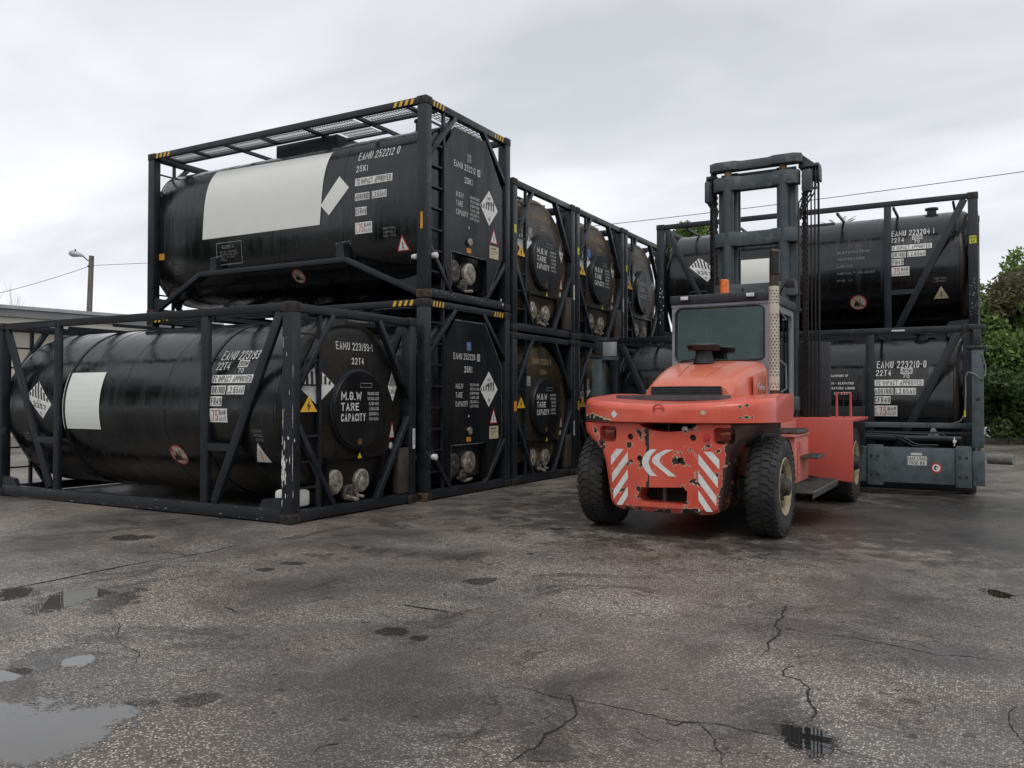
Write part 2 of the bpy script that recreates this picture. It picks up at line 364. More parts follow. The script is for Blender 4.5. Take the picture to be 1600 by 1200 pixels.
# 2D decal shapes -> list of (verts2d, faces)
_tcache = {}
def text2d(body, bold=.012):
    k = (body, bold)
    if k in _tcache: return _tcache[k]
    cu = bpy.data.curves.new('txt', 'FONT'); cu.body = body; cu.size = 1; cu.offset = bold; cu.resolution_u = 2; cu.space_character = 1.05
    o = bpy.data.objects.new('txt', cu); COL.objects.link(o); bpy.context.view_layer.update()
    dg = bpy.context.evaluated_depsgraph_get(); me = bpy.data.meshes.new_from_object(o.evaluated_get(dg))
    v = np.array([x.co[:2] for x in me.vertices]) if len(me.vertices) else np.zeros((0, 2)); f = [tuple(p.vertices) for p in me.polygons]
    bpy.data.objects.remove(o); bpy.data.curves.remove(cu); bpy.data.meshes.remove(me)
    _tcache[k] = (v, f); return v, f
# plain condensed stroke lettering: each glyph is a list of centre lines in a unit box
def _a(cx, cy, rx, ry, a0, a1, n=6): return [(cx+rx*math.cos(R(a0+(a1-a0)*i/n)), cy+ry*math.sin(R(a0+(a1-a0)*i/n))) for i in range(n+1)]
_O = _a(.5, .7, .5, .3, 0, 180)+_a(.5, .3, .5, .3, 180, 360)+[(1, .7)]
GL = {'A': [[(0, 0), (.5, 1), (1, 0)], [(.2, .33), (.8, .33)]],
 'B': [[(0, 0), (0, 1), (.5, 1)]+_a(.55, .77, .38, .23, 90, -90)+[(0, .54)], [(.5, .54)]+_a(.6, .27, .4, .27, 90, -90)+[(0, 0)]],
 'C': [_a(.5, .7, .5, .3, 15, 180)+_a(.5, .3, .5, .3, 180, 345)],
 'D': [[(0, 0), (0, 1), (.4, 1)]+_a(.45, .6, .55, .4, 90, 0, 4)+_a(.45, .4, .55, .4, 0, -90, 4)+[(0, 0)]],
 'E': [[(1, 1), (0, 1), (0, 0), (1, 0)], [(0, .52), (.88, .52)]], 'F': [[(1, 1), (0, 1), (0, 0)], [(0, .52), (.85, .52)]],
 'G': [_a(.5, .7, .5, .3, 15, 180)+_a(.5, .3, .5, .3, 180, 350)+[(1, .46), (.55, .46)]],
 'H': [[(0, 0), (0, 1)], [(1, 0), (1, 1)], [(0, .52), (1, .52)]], 'I': [[(.5, 0), (.5, 1)]],
 'J': [[(1, 1), (1, .3)]+_a(.5, .3, .5, .3, 0, -180)], 'K': [[(0, 0), (0, 1)], [(1, 1), (0, .4)], [(.35, .6), (1, 0)]],
 'L': [[(0, 1), (0, 0), (1, 0)]], 'M': [[(0, 0), (0, 1), (.5, .30), (1, 1), (1, 0)]], 'N': [[(0, 0), (0, 1), (1, 0), (1, 1)]],
 'O': [_O], '0': [_O], 'P': [[(0, 0), (0, 1), (.5, 1)]+_a(.6, .73, .4, .27, 90, -90)+[(0, .46)]], 'Q': [_O, [(.6, .25), (1, 0)]],
 'R': [[(0, 0), (0, 1), (.5, 1)]+_a(.6, .75, .4, .25, 90, -90)+[(0, .5)], [(.55, .5), (1, 0)]],
 'S': [_a(.5, .75, .5, .25, 20, 180)+_a(.5, .75, .5, .23, 200, 270, 2)+_a(.5, .26, .5, .26, 90, 0, 3)+_a(.5, .26, .5, .26, 0, -160)],
 'T': [[(0, 1), (1, 1)], [(.5, 1), (.5, 0)]], 'U': [[(0, 1), (0, .3)]+_a(.5, .3, .5, .3, 180, 360)+[(1, 1)]],
 'V': [[(0, 1), (.5, 0), (1, 1)]], 'W': [[(0, 1), (.22, 0), (.5, .8), (.78, 0), (1, 1)]], 'X': [[(0, 0), (1, 1)], [(0, 1), (1, 0)]],
 'Y': [[(0, 1), (.5, .45), (1, 1)], [(.5, .45), (.5, 0)]], 'Z': [[(0, 1), (1, 1), (0, 0), (1, 0)]],
 '1': [[(.1, .75), (.6, 1), (.6, 0)]], '2': [_a(.5, .7, .5, .3, 170, -20)+[(0, 0), (1, 0)]],
 '3': [_a(.45, .76, .48, .24, 160, -90)+[(.35, .52)], [(.45, .52)]+_a(.45, .27, .55, .27, 90, -160)], '4': [[(.75, 0), (.75, 1), (0, .3), (1, .3)]],
 '5': [[(.95, 1), (.12, 1), (.05, .55)]+_a(.45, .32, .55, .32, 120, -150)], '6': [_a(.5, .7, .5, .3, 40, 180)+_a(.5, .3, .5, .3, 180, 360)+_a(.5, .3, .5, .27, 0, 170)],
 '7': [[(0, 1), (1, 1), (.4, 0)]], '8': [_a(.5, .76, .42, .24, -90, 270, 12), _a(.5, .27, .5, .27, 90, 450, 12)],
 '9': [_a(.5, .3, .5, .3, -140, 0)+_a(.5, .7, .5, .3, 0, 180)+_a(.5, .7, .5, .27, 180, 350)],
 '.': [[(.5, 0), (.5, .02)]], ',': [[(.6, .06), (.3, -.12)]], '-': [[(0, .48), (1, .48)]], '/': [[(0, 0), (1, 1)]], ' ': []}
GW = {'I': .12, '1': .5, '.': .14, ',': .14, '-': .55, ' ': .45, 'M': 1.4, 'W': 1.5, '/': .6}
def strip(pts, t):
    """mitred strip along a polyline -> verts, faces"""
    P = []
    for p in pts:
        if not P or math.hypot(p[0]-P[-1][0], p[1]-P[-1][1]) > t*.12: P.append(p)
    if len(P) < 2: P = [(pts[0][0], pts[0][1]-t*.5), (pts[0][0], pts[0][1]+t*.5)]
    else:   # square ends
        def ext(a, b):
            d = math.hypot(a[0]-b[0], a[1]-b[1]); return (a[0]+(a[0]-b[0])/d*t*.5, a[1]+(a[1]-b[1])/d*t*.5)
        P = [ext(P[0], P[1])]+P[1:-1]+[ext(P[-1], P[-2])]
    V = []
    for i, p in enumerate(P):
        ds = []
        if i > 0: a = P[i-1]; l = math.hypot(p[0]-a[0], p[1]-a[1]); ds.append(((p[0]-a[0])/l, (p[1]-a[1])/l))
        if i < len(P)-1: b = P[i+1]; l = math.hypot(b[0]-p[0], b[1]-p[1]); ds.append(((b[0]-p[0])/l, (b[1]-p[1])/l))
        mx_, my_ = sum(d[0] for d in ds), sum(d[1] for d in ds); l = math.hypot(mx_, my_)
        if l < 1e-6: nx_, ny_, k = -ds[0][1], ds[0][0], 1
        else:
            nx_, ny_ = -my_/l, mx_/l; k = 1/max(.45, abs(nx_*-ds[0][1]+ny_*ds[0][0]))
        V += [(p[0]+nx_*t/2*k, p[1]+ny_*t/2*k), (p[0]-nx_*t/2*k, p[1]-ny_*t/2*k)]
    return V, [(2*i, 2*i+1, 2*i+3, 2*i+2) for i in range(len(P)-1)]
class D2:   # decal sheet in 2D
    def __init__(s): s.v = []; s.f = []; s.g = [0]
    def mark(s): s.g.append(len(s.f)); return s
    def add(s, vs, fs):
        o = len(s.v); s.v += [tuple(p) for p in vs]; s.f += [tuple(i+o for i in f) for f in fs]; return s
    def text(s, body, x0, x1, y0, y1, bold=.012):
        s.mark()
        if all(c in GL for c in body):
            h = y1-y0; gap = .34; tot = sum(GW.get(c, 1) for c in body)+gap*(len(body)-1); cw_ = (x1-x0)/tot; t = min(h*(.125+bold*1.6), cw_*(.25 if bold < .03 else .30))
            x = x0
            for c in body:
                w_ = GW.get(c, 1)*cw_
                for k, st in enumerate(GL[c]):
                    q = [(x+min(t/2, w_/2)+u*max(0, w_-t), y0+t/2+v_*(h-t)) for u, v_ in st]
                    V, F_ = strip(q, t); s.add([(a, b, .0004*k) for a, b in V], F_)
                x += w_+gap*cw_
            return s
        v, f = text2d(body, bold)
        if not len(v): return s
        lo, hi = v.min(0), v.max(0); w = (v-lo)/np.maximum(hi-lo, 1e-6)
        return s.add([(x0+a*(x1-x0), y0+b*(y1-y0)) for a, b in w], f)
    def rect(s, x0, x1, y0, y1, nx=1, ny=3):
        vs = [(x0+(x1-x0)*i/nx, y0+(y1-y0)*j/ny) for i in range(nx+1) for j in range(ny+1)]
        return s.add(vs, [(i*(ny+1)+j, (i+1)*(ny+1)+j, (i+1)*(ny+1)+j+1, i*(ny+1)+j+1) for i in range(nx) for j in range(ny)])
    def frame(s, x0, x1, y0, y1, t, ny=4):
        s.mark()
        s.rect(x0, x1, y0, y0+t, 1, 1).rect(x0, x1, y1-t, y1, 1, 1); return s.rect(x0, x0+t, y0+t, y1-t, 1, ny).rect(x1-t, x1, y0+t, y1-t, 1, ny)
    def poly(s, pts, sub=0):
        return s.add(pts, [tuple(range(len(pts)))])
    def quadgrid(s, a, b, c, d, n=6):   # a-b-c-d corners
        vs = []
        for i in range(n+1):
            for j in range(n+1):
                u, w_ = i/n, j/n
                p = [(1-u)*(1-w_)*a[k]+u*(1-w_)*b[k]+u*w_*c[k]+(1-u)*w_*d[k] for k in (0, 1)]; vs.append(p)
        return s.add(vs, [(i*(n+1)+j, (i+1)*(n+1)+j, (i+1)*(n+1)+j+1, i*(n+1)+j+1) for i in range(n) for j in range(n)])
    def disc(s, cx, cy, r, n=24, r0=0, asp=1):
        if r0 == 0: return s.poly([(cx+asp*r*math.cos(2*math.pi*i/n), cy+r*math.sin(2*math.pi*i/n)) for i in range(n)])
        vs = [(cx+asp*q*math.cos(2*math.pi*i/n), cy+q*math.sin(2*math.pi*i/n)) for q in (r0, r) for i in range(n)]
        return s.add(vs, [(i, (i+1) % n, n+(i+1) % n, n+i) for i in range(n)])
    def stroke(s, pts, t):
        V, F_ = strip(pts, t); return s.add(V, F_)
    def put(s, name, m, parent, wrap, off=.004):
        if not s.v: return None
        if name in ('lettering', 'hazard_stripes'):
            gs = sorted(set(s.g+[len(s.f)])); first = None
            for a, b in zip(gs[:-1], gs[1:]):
                if b <= a: continue
                ids = sorted({i for f in s.f[a:b] for i in f}); mp_ = {i: k for k, i in enumerate(ids)}
                me = bpy.data.meshes.new(name); me.from_pydata([wrap(p[0], p[1], off+(p[2] if len(p) > 2 else 0)) for p in (s.v[i] for i in ids)], [], [tuple(mp_[i] for i in f) for f in s.f[a:b]])
                me.materials.append(M[m]); me.update(); o = ob(name, me, parent); first = first or o
            return first
        me = bpy.data.meshes.new(name); me.from_pydata([wrap(p[0], p[1], off+(p[2] if len(p) > 2 else 0)) for p in s.v], [], s.f); me.materials.append(M[m]); me.update()
        return ob(name, me, parent)

# ------------------------------------------------------------------ tank containers
L, W = 6.058, 2.438
# T4 tank (8'6" frame): round shell, squared valve end, deep dished far end
TR, TZ, TY = 1.16, 1.32, 1.219
def t4_r(x):
    if x < -3: x = -L-x
    x = min(x, -.13)
    if x > -.30: t = min(1, (x+.30)/.17); return TR-.20*(1-math.sqrt(max(0, 1-t*t)))
    return TR
def wrap_t4(x, s_, off):
    th = s_/TR; r = t4_r(x)+off; return (x, TY-r*math.cos(th), TZ+r*math.sin(th))
def dish_x(y, z):   # near end face of the T4 tank: cone-like shallow dish
    r = math.hypot(y-TY, z-TZ)
    if r < .96: return float(np.interp(r, [.1, .55, .80, .96], [-.09, -.098, -.11, -.13]))
    return -.30+.17*math.sqrt(max(0, 1-max(0, 1-(1.16-min(r, 1.16))/.2)**2))
def wrap_dish(y, z, off): return (dish_x(y, z)+off, y, z)
def wrap_disk(y, z, off): return (-.012+off, y, z)
# K1 tank (9'6" frame)
KN, KW, KH, KZ = 3.3, 1.12, 1.22, 1.45
_th = np.linspace(-np.pi/2, np.pi/2, 1201); _e = 2/KN
_ky = -np.sign(np.cos(_th))*np.abs(np.cos(_th))**_e*KW; _kz = np.sign(np.sin(_th))*np.abs(np.sin(_th))**_e*KH
_ks = np.r_[0, np.cumsum(np.hypot(np.diff(_ky), np.diff(_kz)))]; _ks -= np.interp(0, _kz, _ks)
def wrap_k1(x, s_, off):
    y = np.interp(s_, _ks, _ky); z = np.interp(s_, _ks, _kz); y2 = np.interp(s_+.01, _ks, _ky); z2 = np.interp(s_+.01, _ks, _kz)
    t = Vector((y2-y, z2-z)).normalized(); return (x, TY+y-t.y*off, KZ+z+t.x*off)
def flat_end(x0):
    return lambda y, z, off: (x0+off, y, z)
def fl_side(y0):
    return lambda x, z, off: (x, y0-off, z)

def casting(mb, x, y, z, sx, sy, sz, up):
    """corner casting: a hollow-looking block with oval apertures, sx/sy/sz point outwards from the corner"""
    X = (x, x-sx*.178); Y = (y, y-sy*.162); Z = (z, z-sz*.118)
    mb.box(min(X), max(X), min(Y), max(Y), min(Z), max(Z))
def hole_prisms(mb, x, y, z, sx, sy, sz):
    n = 12
    zc = z-sz*.06
    pts = [(math.cos(2*math.pi*i/n)*.030, math.sin(2*math.pi*i/n)*.042) for i in range(n)]
    yy = y+sy*.0015; mb.prism([(x-sx*.09+a, zc+b) for a, b in pts], 'y', yy, yy-sy*.02)
    xx = x+sx*.0015; mb.prism([(y-sy*.085+a*.9, zc+b) for a, b in pts], 'x', xx, xx-sx*.02)

def grating(mb, x0, x1, y0, y1, z, pitch=.042):
    n = int((y1-y0)/(pitch*2.2))
    for i in range(n+1): y = y0+(y1-y0)*i/n; mb.box(x0, x1, y-.0025, y+.0025, z-.006, z+.006)
    n = max(2, int((x1-x0)/(pitch*.9)))
    for i in range(n+1): x = x0+(x1-x0)*i/n; mb.box(x-.005, x+.005, y0, y1, z-.004, z+.005)

def make_frame(root, H, kind):
    for ix, x in enumerate((0, -L)):
        sx = 1 if ix == 0 else -1
        for iy, y in enumerate((0, W)):
            sy = -1 if iy == 0 else 1
            mb = MB(); X = (x-sx*.006, x-sx*.165); Y = (y-sy*.006, y-sy*.150)
            mb.box(min(X), max(X), min(Y), max(Y), .117, H-.117)
            p = part('corner_post', mb, 'frame', root, bevel=.012)
            for iz, z in enumerate((0, H)):
                sz = -1 if iz == 0 else 1
                c = MB(); casting(c, x, y, z, sx, sy, sz, 0)
                cc = part('corner_casting', c, 'casting_rust' if (iz == 0 and H > 2.8 and sy < 0) else 'casting', p, bevel=.012)
                h = MB(); hole_prisms(h, x, y, z, sx, sy, sz); part('lifting_hole', h, 'dark', p, smooth=False)
        # end rails
        e0 = x-sx*.02; e1 = x-sx*.12
        part('bottom_end_rail', MB().box(min(e0, e1), max(e0, e1), .163, W-.163, .015, .145), 'frame', root, bevel=.008)
        part('top_end_rail', MB().box(min(e0, e1), max(e0, e1), .163, W-.163, H-.115, H-.012), 'frame', root, bevel=.008)
        # end diagonals
        xc = x-sx*.06
        if kind == 't4': ds = [((.74, H-.10), (.13, 1.56)), ((1.64, H-.10), (2.31, 1.49)), ((2.31, 1.20), (1.60, .12)), ((.13, 1.16), (.78, .12))]
        else: ds = [((.82, H-.10), (.13, 2.08)), ((1.62, H-.10), (2.31, 2.12)), ((2.31, .78), (1.70, .12)), ((.13, .78), (.70, .12))]
        for i, (a, b) in enumerate(ds):
            part('end_brace', MB().beam((xc, *a), (xc, *b), .07, .085, (1, 0, 0)), 'frame', root, bevel=.006)
        # ladder on the left of each end
        ys = .515
        ld = part('ladder', MB().box(xc-.022, xc+.022, ys-.022, ys+.022, .146, H-.116), 'frame', root, smooth=False)
        lad = MB(); n = 7 if kind == 't4' else 8
        for i in range(n): z = .40+(.305 if kind == 't4' else .31)*i; lad.box(xc-.014, xc+.014, .151, ys-.0225, z-.012, z+.012)
        part('rung', lad, 'frame', ld, smooth=False)
    # side rails and side bracing
    for iy, y in enumerate((0, W)):
        sy = -1 if iy == 0 else 1
        y0, y1 = sorted((y-sy*.015, y-sy*.09))
        part('top_side_rail', MB().box(-L+.179, -.179, y0, y1, H-.108, H-.01), 'frame', root, bevel=.008)
        if kind == 't4':
            rail = MB().box(-L+.179, -.179, y0, y1, .012, .165); part('bottom_side_rail', rail, 'frame', root, bevel=.008)
            for c in (-1, 1):
                def fx(v): return v if c == 1 else -L-v
                a, b = sorted((fx(-1.435), fx(-1.56)))
                y2, y3 = sorted((y-sy*.02, y-sy*.085))
                part('side_strut', MB().box(a, b, y2, y3, .165, H-.108), 'frame', root, bevel=.006)
                br = MB().beam((fx(-.225), (y2+y3)/2, H-.11), (fx(-1.33), (y2+y3)/2, .18), .055, .12, (1 if c == 1 else -1, 0, 1)); part('side_brace', br, 'frame', root, bevel=.006)
                a, b = sorted((fx(-1.435), fx(-1.02)))
                part('gusset', MB().box(a, b, y2+.004, y3-.004, .815, .905), 'frame', root)
                a = [(fx(-.165), .16), (fx(-.55), .16), (fx(-.48), .27), (fx(-.165), .30)]
                part('corner_gusset', MB().prism(a, 'y', y2+.003, y3-.003), 'frame', root)
        else:
            yc = y-sy*.055
            pts = [(-.165, .07), (-1.50, .655), (-4.72, .66), (-L+.165, .07)]
            mb = MB()
            for p, q in zip(pts[:-1], pts[1:]): mb.beam((p[0], yc, p[1]), (q[0], yc, q[1]), .075, .085, (0, 0, 1))
            part('side_brace', mb, 'frame', root, bevel=.006)
            for c in (-1, 1):
                def fx(v): return v if c == 1 else -L-v
                part('corner_gusset', MB().prism([(fx(-.165), .117), (fx(-.165), .33), (fx(-.42), .28), (fx(-.75), .30)], 'y', yc-.02, yc+.02), 'frame', root)
            for tx in (-1.62, -4.40):
                part('saddle_bracket', MB().prism([(tx-.09, .70), (tx+.09, .70), (tx+.055, .90), (tx-.055, .90)], 'y', yc-.02, yc+.10*(-sy)), 'frame', root)

def valve(root, y, z, r, m, depth=.22, x=-.08):
    v = part('valve_cap', MB().lathe([(x-depth, r*.7), (x-.07, r*.72), (x-.068, r), (x-.02, r), (x-.016, r*.9), (x-.004, r*.82), (x-.002, r*.35), (x+.012, r*.3)], (0, y, z), 'x', 28), m, root)
    return v

def t4_tank(root):
    pr = [(-x_, TR) for x_ in (.31, .8, 2, 3, 4, 4.9, 5.74)]+[(-L+.30-.17*math.sin(a), TR-.20*(1-math.cos(a))) for a in np.linspace(.1, math.pi/2, 8)]+[(-L+.11, .80), (-L+.098, .55), (-L+.09, .1)]
    tank = part('tank', MB().lathe(pr, (0, TY, TZ), 'x', 96), 'tank', root, ang=50)
    # near end shell: knuckle then shallow dish
    kn = [(-.305, TR)]+[(-.30+.17*math.sin(a), TR-.20*(1-math.cos(a))) for a in np.linspace(.1, math.pi/2, 8)]+[(-.11, .80), (-.098, .55), (-.09, .1)]
    part('tank_end', MB().lathe(kn, (0, TY, TZ), 'x', 96), 'tank_end', root, ang=50)
    b = MB()
    for x, w_ in ((-1.60, .05), (-4.42, .05)):
        b.lathe([(x-w_/2, TR-.01), (x-w_/2, TR+.010), (x+w_/2, TR+.010), (x+w_/2, TR-.01)], (0, TY, TZ), 'x', 96)
    part('strap', b, 'frame', tank, smooth=True)
    wl = MB()
    for x in (-.36, -2.3, -3.15, -3.95, -5.1, -5.72):
        wl.lathe([(x-.014, TR-.01), (x-.009, TR+.0035), (x+.009, TR+.0035), (x+.014, TR-.01)], (0, TY, TZ), 'x', 96)
    part('weld_seam', wl, 'tank', tank)
    d = MB().lathe([(-.2, .50), (-.03, .50), (-.013, .488), (-.012, .1)], (0, TY+.02, TZ), 'x', 48); part('end_disk', d, 'disk', root, ang=40)
    d = MB().lathe([(-.2, .516), (-.05, .516), (-.045, .50)], (0, TY+.02, TZ), 'x', 48)
    part('disk_ring', d, 'frame', root)
    # valve box
    vb = MB()
    vb.box(-.50, -.055, .66, .70, .15, .70).box(-.50, -.055, 1.73, 1.77, .15, .70).box(-.50, -.05, .66, 1.77, .70, .735).box(-.50, -.49, .70, 1.73, .15, .70)
    part('valve_box', vb, 'disk', root, smooth=False)
    for (y, z, r, m) in ((.84, .42, .155, 'steel'), (1.36, .40, .15, 'steel'), (1.12, .25, .12, 'steel_black')): valve(root, y, z, r, m, x=-.07)
    dr = MB(); dr.tube([(-.02, 1.15, .30), (-.02, 1.20, .22), (-.02, 1.30, .20)], .022, 8).tube([(-.05, 1.0, .22), (-.03, 1.2, .17)], .03, 8); part('drain_valve', dr, 'steel', root)
    # walkway, manway, nozzle
    g = MB(); grating(g, -5.4, -.4, 1.42, 1.86, 2.505, .05); part('walkway', g, 'grate', root, smooth=False)
    f = MB().box(-5.42, -.38, 1.40, 1.42, 2.47, 2.53).box(-5.42, -.38, 1.86, 1.88, 2.47, 2.53)
    for x in (-.40, -1.4, -2.4, -3.4, -4.4, -5.4): f.box(x-.02, x+.02, .10, W-.10, 2.44, 2.482)
    part('walkway_frame', f, 'frame', root, smooth=False)
    m = MB().box(-3.65, -2.55, .78, 1.38, 2.30, 2.435); part('spill_box', m, 'frame', root, bevel=.01)
    nz = MB().lathe([(2.28, .16), (2.30, .15), (2.31, .085), (2.52, .085), (2.522, .12), (2.555, .12), (2.556, .02)], (-.80, .95, 0), 'z', 24); part('nozzle', nz, 'frame', root)
    db = MB().box(-.13, -.012, 2.06, 2.27, .16, .78); part('document_box', db, 'docbox', root, bevel=.006)
    return tank

def k1_tank(root, H):
    n = 120; mb = MB(); th = np.linspace(0, 2*math.pi, n, endpoint=False)
    def ring(x, k): return [(x, TY+math.copysign(abs(math.cos(t))**_e, math.cos(t))*KW*k, KZ+math.copysign(abs(math.sin(t))**_e, math.sin(t))*KH*k) for t in th]
    st = [(-.10, .965), (-.12, .992), (-.16, 1), (-1.2, 1), (-2.4, 1), (-3.6, 1), (-4.8, 1), (-5.88, 1), (-5.93, .985), (-5.955, .95)]
    for x, k in st: mb.v += ring(x, k)
    for i in range(len(st)-1):
        for k in range(n): mb.f.append((i*n+k, i*n+(k+1) % n, (i+1)*n+(k+1) % n, (i+1)*n+k))
    mb.f.append(tuple(range(n))); mb.f.append(tuple((len(st)-1)*n+k for k in range(n)))
    tank = part('tank', mb, 'tank', root, ang=50)
    def band(xs, k, nm, m):
        b = MB()
        for x, w_ in xs:
            o = len(b.v)
            for xx, kk in ((x-w_/2, .99), (x-w_/2, k), (x+w_/2, k), (x+w_/2, .99)): b.v += ring(xx, kk)
            for i in range(3):
                for j in range(n): b.f.append((o+i*n+j, o+i*n+(j+1) % n, o+(i+1)*n+(j+1) % n, o+(i+1)*n+j))
        return part(nm, b, m, tank, ang=50)
    band([(-1.62, .02), (-3.1, .014), (-4.40, .02)], 1.0025, 'cladding_band', 'tank')
    band([(-5.93, .012)], 1.004, 'rim_strip', 'outline')
    # longitudinal cladding fold near the shoulder
    # octagonal end panel with a valve window notch
    for c in (0, 1):
        x0, x1 = (-.088, -.03) if c == 0 else (-L+.088, -L+.03)
        oc = [(.50, .55), (.66, .22), (.70, .22), (.70, .76), (1.71, .76), (1.71, .22), (1.76, .22), (2.19, .86), (2.19, 1.97), (1.66, 2.66), (.82, 2.66), (.50, 2.28)]
        ep = part('end_panel', MB().prism(oc, 'x', x0, x1), 'disk', root, smooth=False)
        if c == 0:
            ed = D2(); t = .012
            for p, q in (((2.19, .86), (2.19, 1.97)), ((2.19, 1.97), (1.66, 2.66)), ((1.76, .22), (2.19, .86)), ((.70, .25), (.70, .76)), ((.70, .76), (1.60, .76)), ((.80, 2.645), (1.6, 2.645))):
                ed.stroke([p, q], t)
            ed.put('panel_edge', 'outline', ep, flat_end(-.03), .002)
    part('valve_recess', MB().box(-.52, -.50, .68, 1.73, .2, .78).box(-.50, -.09, .68, .695, .2, .775).box(-.50, -.09, 1.715, 1.73, .2, .775), 'dark', root, smooth=False)
    for (y, z, r, m) in ((.80, .47, .17, 'steel_black'), (1.24, .48, .17, 'steel'), (1.06, .28, .10, 'steel_black')): valve(root, y, z, r, m, x=-.03)
    dr = MB().tube([(-.08, .95, .26), (-.05, 1.1, .2), (-.05, 1.3, .22)], .025, 8).tube([(-.07, 1.1, .2), (-.06, 1.12, .33)], .02, 8); part('drain_valve', dr, 'steel', root)
    # roof walkways
    g = MB(); zz = H-.055
    for a, b in ((-5.75, -5.1), (-5.0, -4.35), (-4.2, -3.55), (-3.35, -2.55), (-2.4, -1.55), (-1.3, -.5)): grating(g, a, b, .115, .50, zz, .055)
    grating(g, -2.15, -1.55, .58, .95, zz, .055); grating(g, -.42, -.2, .3, 2.1, zz, .055)
    part('walkway', g, 'grate', root, smooth=False)
    f = MB().box(-5.85, -.2, .50, .56, H-.08, H-.02)
    for x in (-5.8, -5.05, -4.28, -3.45, -2.48, -1.42, -.46): f.box(x-.03, x+.03, .105, .50, H-.075, H-.025)
    for x in (-4.28, -2.48, -1.42): f.box(x-.03, x+.03, .56, W-.105, H-.0755, H-.0245)
    f.box(-2.45, -1.45, .95, 1.0, H-.072, H-.028)
    part('walkway_frame', f, 'frame', root, smooth=False)
    m = MB().box(-3.55, -2.2, .62, 1.5, 2.60, 2.835); part('spill_box', m, 'frame', root, bevel=.01)
    m = MB().box(-5.4, -4.9, .9, 1.4, 2.62, 2.74); part('vent_box', m, 'frame', root, bevel=.01)
    nz = MB().lathe([(2.60, .12), (2.64, .10), (2.645, .075), (2.79, .075), (2.792, .10), (2.82, .10), (2.821, .02)], (-.62, .72, 0), 'z', 24); part('nozzle', nz, 'frame', root)
    for y in (0,):
        k = MB().lathe([(0, .04), (.09, .045), (.10, .02)], (-.05, .215, .62), 'x', 12).lathe([(-.30, .035), (-.22, .045), (-.21, .02)], (0, .09, .60), 'x', 12); part('white_handle', k, 'white', root)
    return tank

# hazard placard with stripes, drawn in 2D around (cx,cy); half diagonals a,b
def placard(parent, wrap, cx, cy, a, b, off=.004, rot=0, text=True, skew=False):
    c_, s_ = math.cos(rot), math.sin(rot)
    def T(x, y): return (cx+x-.36*y, cy+y-.22*x) if skew else (cx+x, cy+y)
    # work in unit diamond |x|/a+|y|/b<=1
    d = D2().quadgrid(T(0, b), T(-a, 0), T(0, -b), T(a, 0), 6); o = d.put('placard', 'white', parent, wrap, off)
    st = D2(); w_ = a/8.5
    for i in range(-3, 4):
        x = i*a*.235; top = b*(1-abs(x)/a)-.02*b; lo = b*.05
        xa, xb = x-w_/2, x+w_/2
        if top-lo > .06*b:
            n = 4; vs = []
            for k in range(n+1):
                y = lo+(top-lo-.03*b)*k/n; vs += [T(xa, y), T(xb, y)]
            st.add(vs, [(2*k, 2*k+1, 2*k+3, 2*k+2) for k in range(n)])
    st.put('placard_stripes', 'ink', o, wrap, off+.004)
    if text:
        tx = D2(); tmp = D2().text('3257', -a*.5, a*.5, -b*.46, -b*.18, .03).text('HOT', -a*.2, a*.2, -b*.12, -b*.02, .01).text('9', -a*.05, a*.05, -b*.80, -b*.62, .02)
        tx.add([(*T(p[0], p[1]), p[2] if len(p) > 2 else 0) for p in tmp.v], tmp.f); tx.put('placard_text', 'ink', o, wrap, off+.004)
    return o
def placard_half(parent, wrap, cx, cy, a, b, off=.004):
    """diamond as on the tank ends: stripes in the lower left half, UN number in the upper right"""
    o = D2().quadgrid((cx, cy+b), (cx-a, cy), (cx, cy-b), (cx+a, cy), 5).put('placard', 'white', parent, wrap, off)
    st = D2()
    for i in range(6):
        x = cx-a*.86+i*a*.27; lo = cy-.10*b; hi = min(cy+b*(1-abs(x-cx)/a)-.06*b, cy-.02*b+b*.42*(i/5+.25))
        if hi > lo+.03*b and x < cx+a*.62: st.rect(x-a*.05, x+a*.05, lo, hi, 1, 2)
    st.put('placard_stripes', 'ink', o, wrap, off+.004)
    D2().text('3257', cx-a*.28, cx+a*.58, cy+b*.16, cy+b*.34, .02).text('HOT', cx-a*.2, cx+a*.2, cy+b*.45, cy+b*.6, .01).text('9', cx-a*.07, cx+a*.07, cy-b*.72, cy-b*.52, .02).put('placard_text', 'ink', o, wrap, off+.004)
    return o
def triangle(parent, wrap, x0, x1, y0, y1, off=.004, base='white', edge='red_ink', mark='ink', bolt=False):
    xc = (x0+x1)/2
    if edge: D2().quadgrid((xc, y1), (x0, y0), (xc, y0), (x1, y0), 4).put('warning_triangle', edge, parent, wrap, off); k = .1
    else: k = 0
    a = (x1-x0)*k
    o = D2().quadgrid((xc, y1-(y1-y0)*k*1.6), (x0+a*1.2, y0+(y1-y0)*k*.7), (xc, y0+(y1-y0)*k*.7), (x1-a*1.2, y0+(y1-y0)*k*.7), 4).put('warning_triangle', base, parent, wrap, off+.003)
    h = y1-y0; w_ = x1-x0
    d = D2()
    if bolt: d.stroke([(xc+.02*w_, y0+.62*h), (xc-.07*w_, y0+.36*h), (xc+.07*w_, y0+.40*h), (xc-.02*w_, y0+.14*h)], .05*w_)
    else: d.rect(xc-.025*w_, xc+.025*w_, y0+.25*h, y0+.6*h).disc(xc, y0+.22*h, .055*h)
    d.put('triangle_mark', mark, o, wrap, off+.007); return o
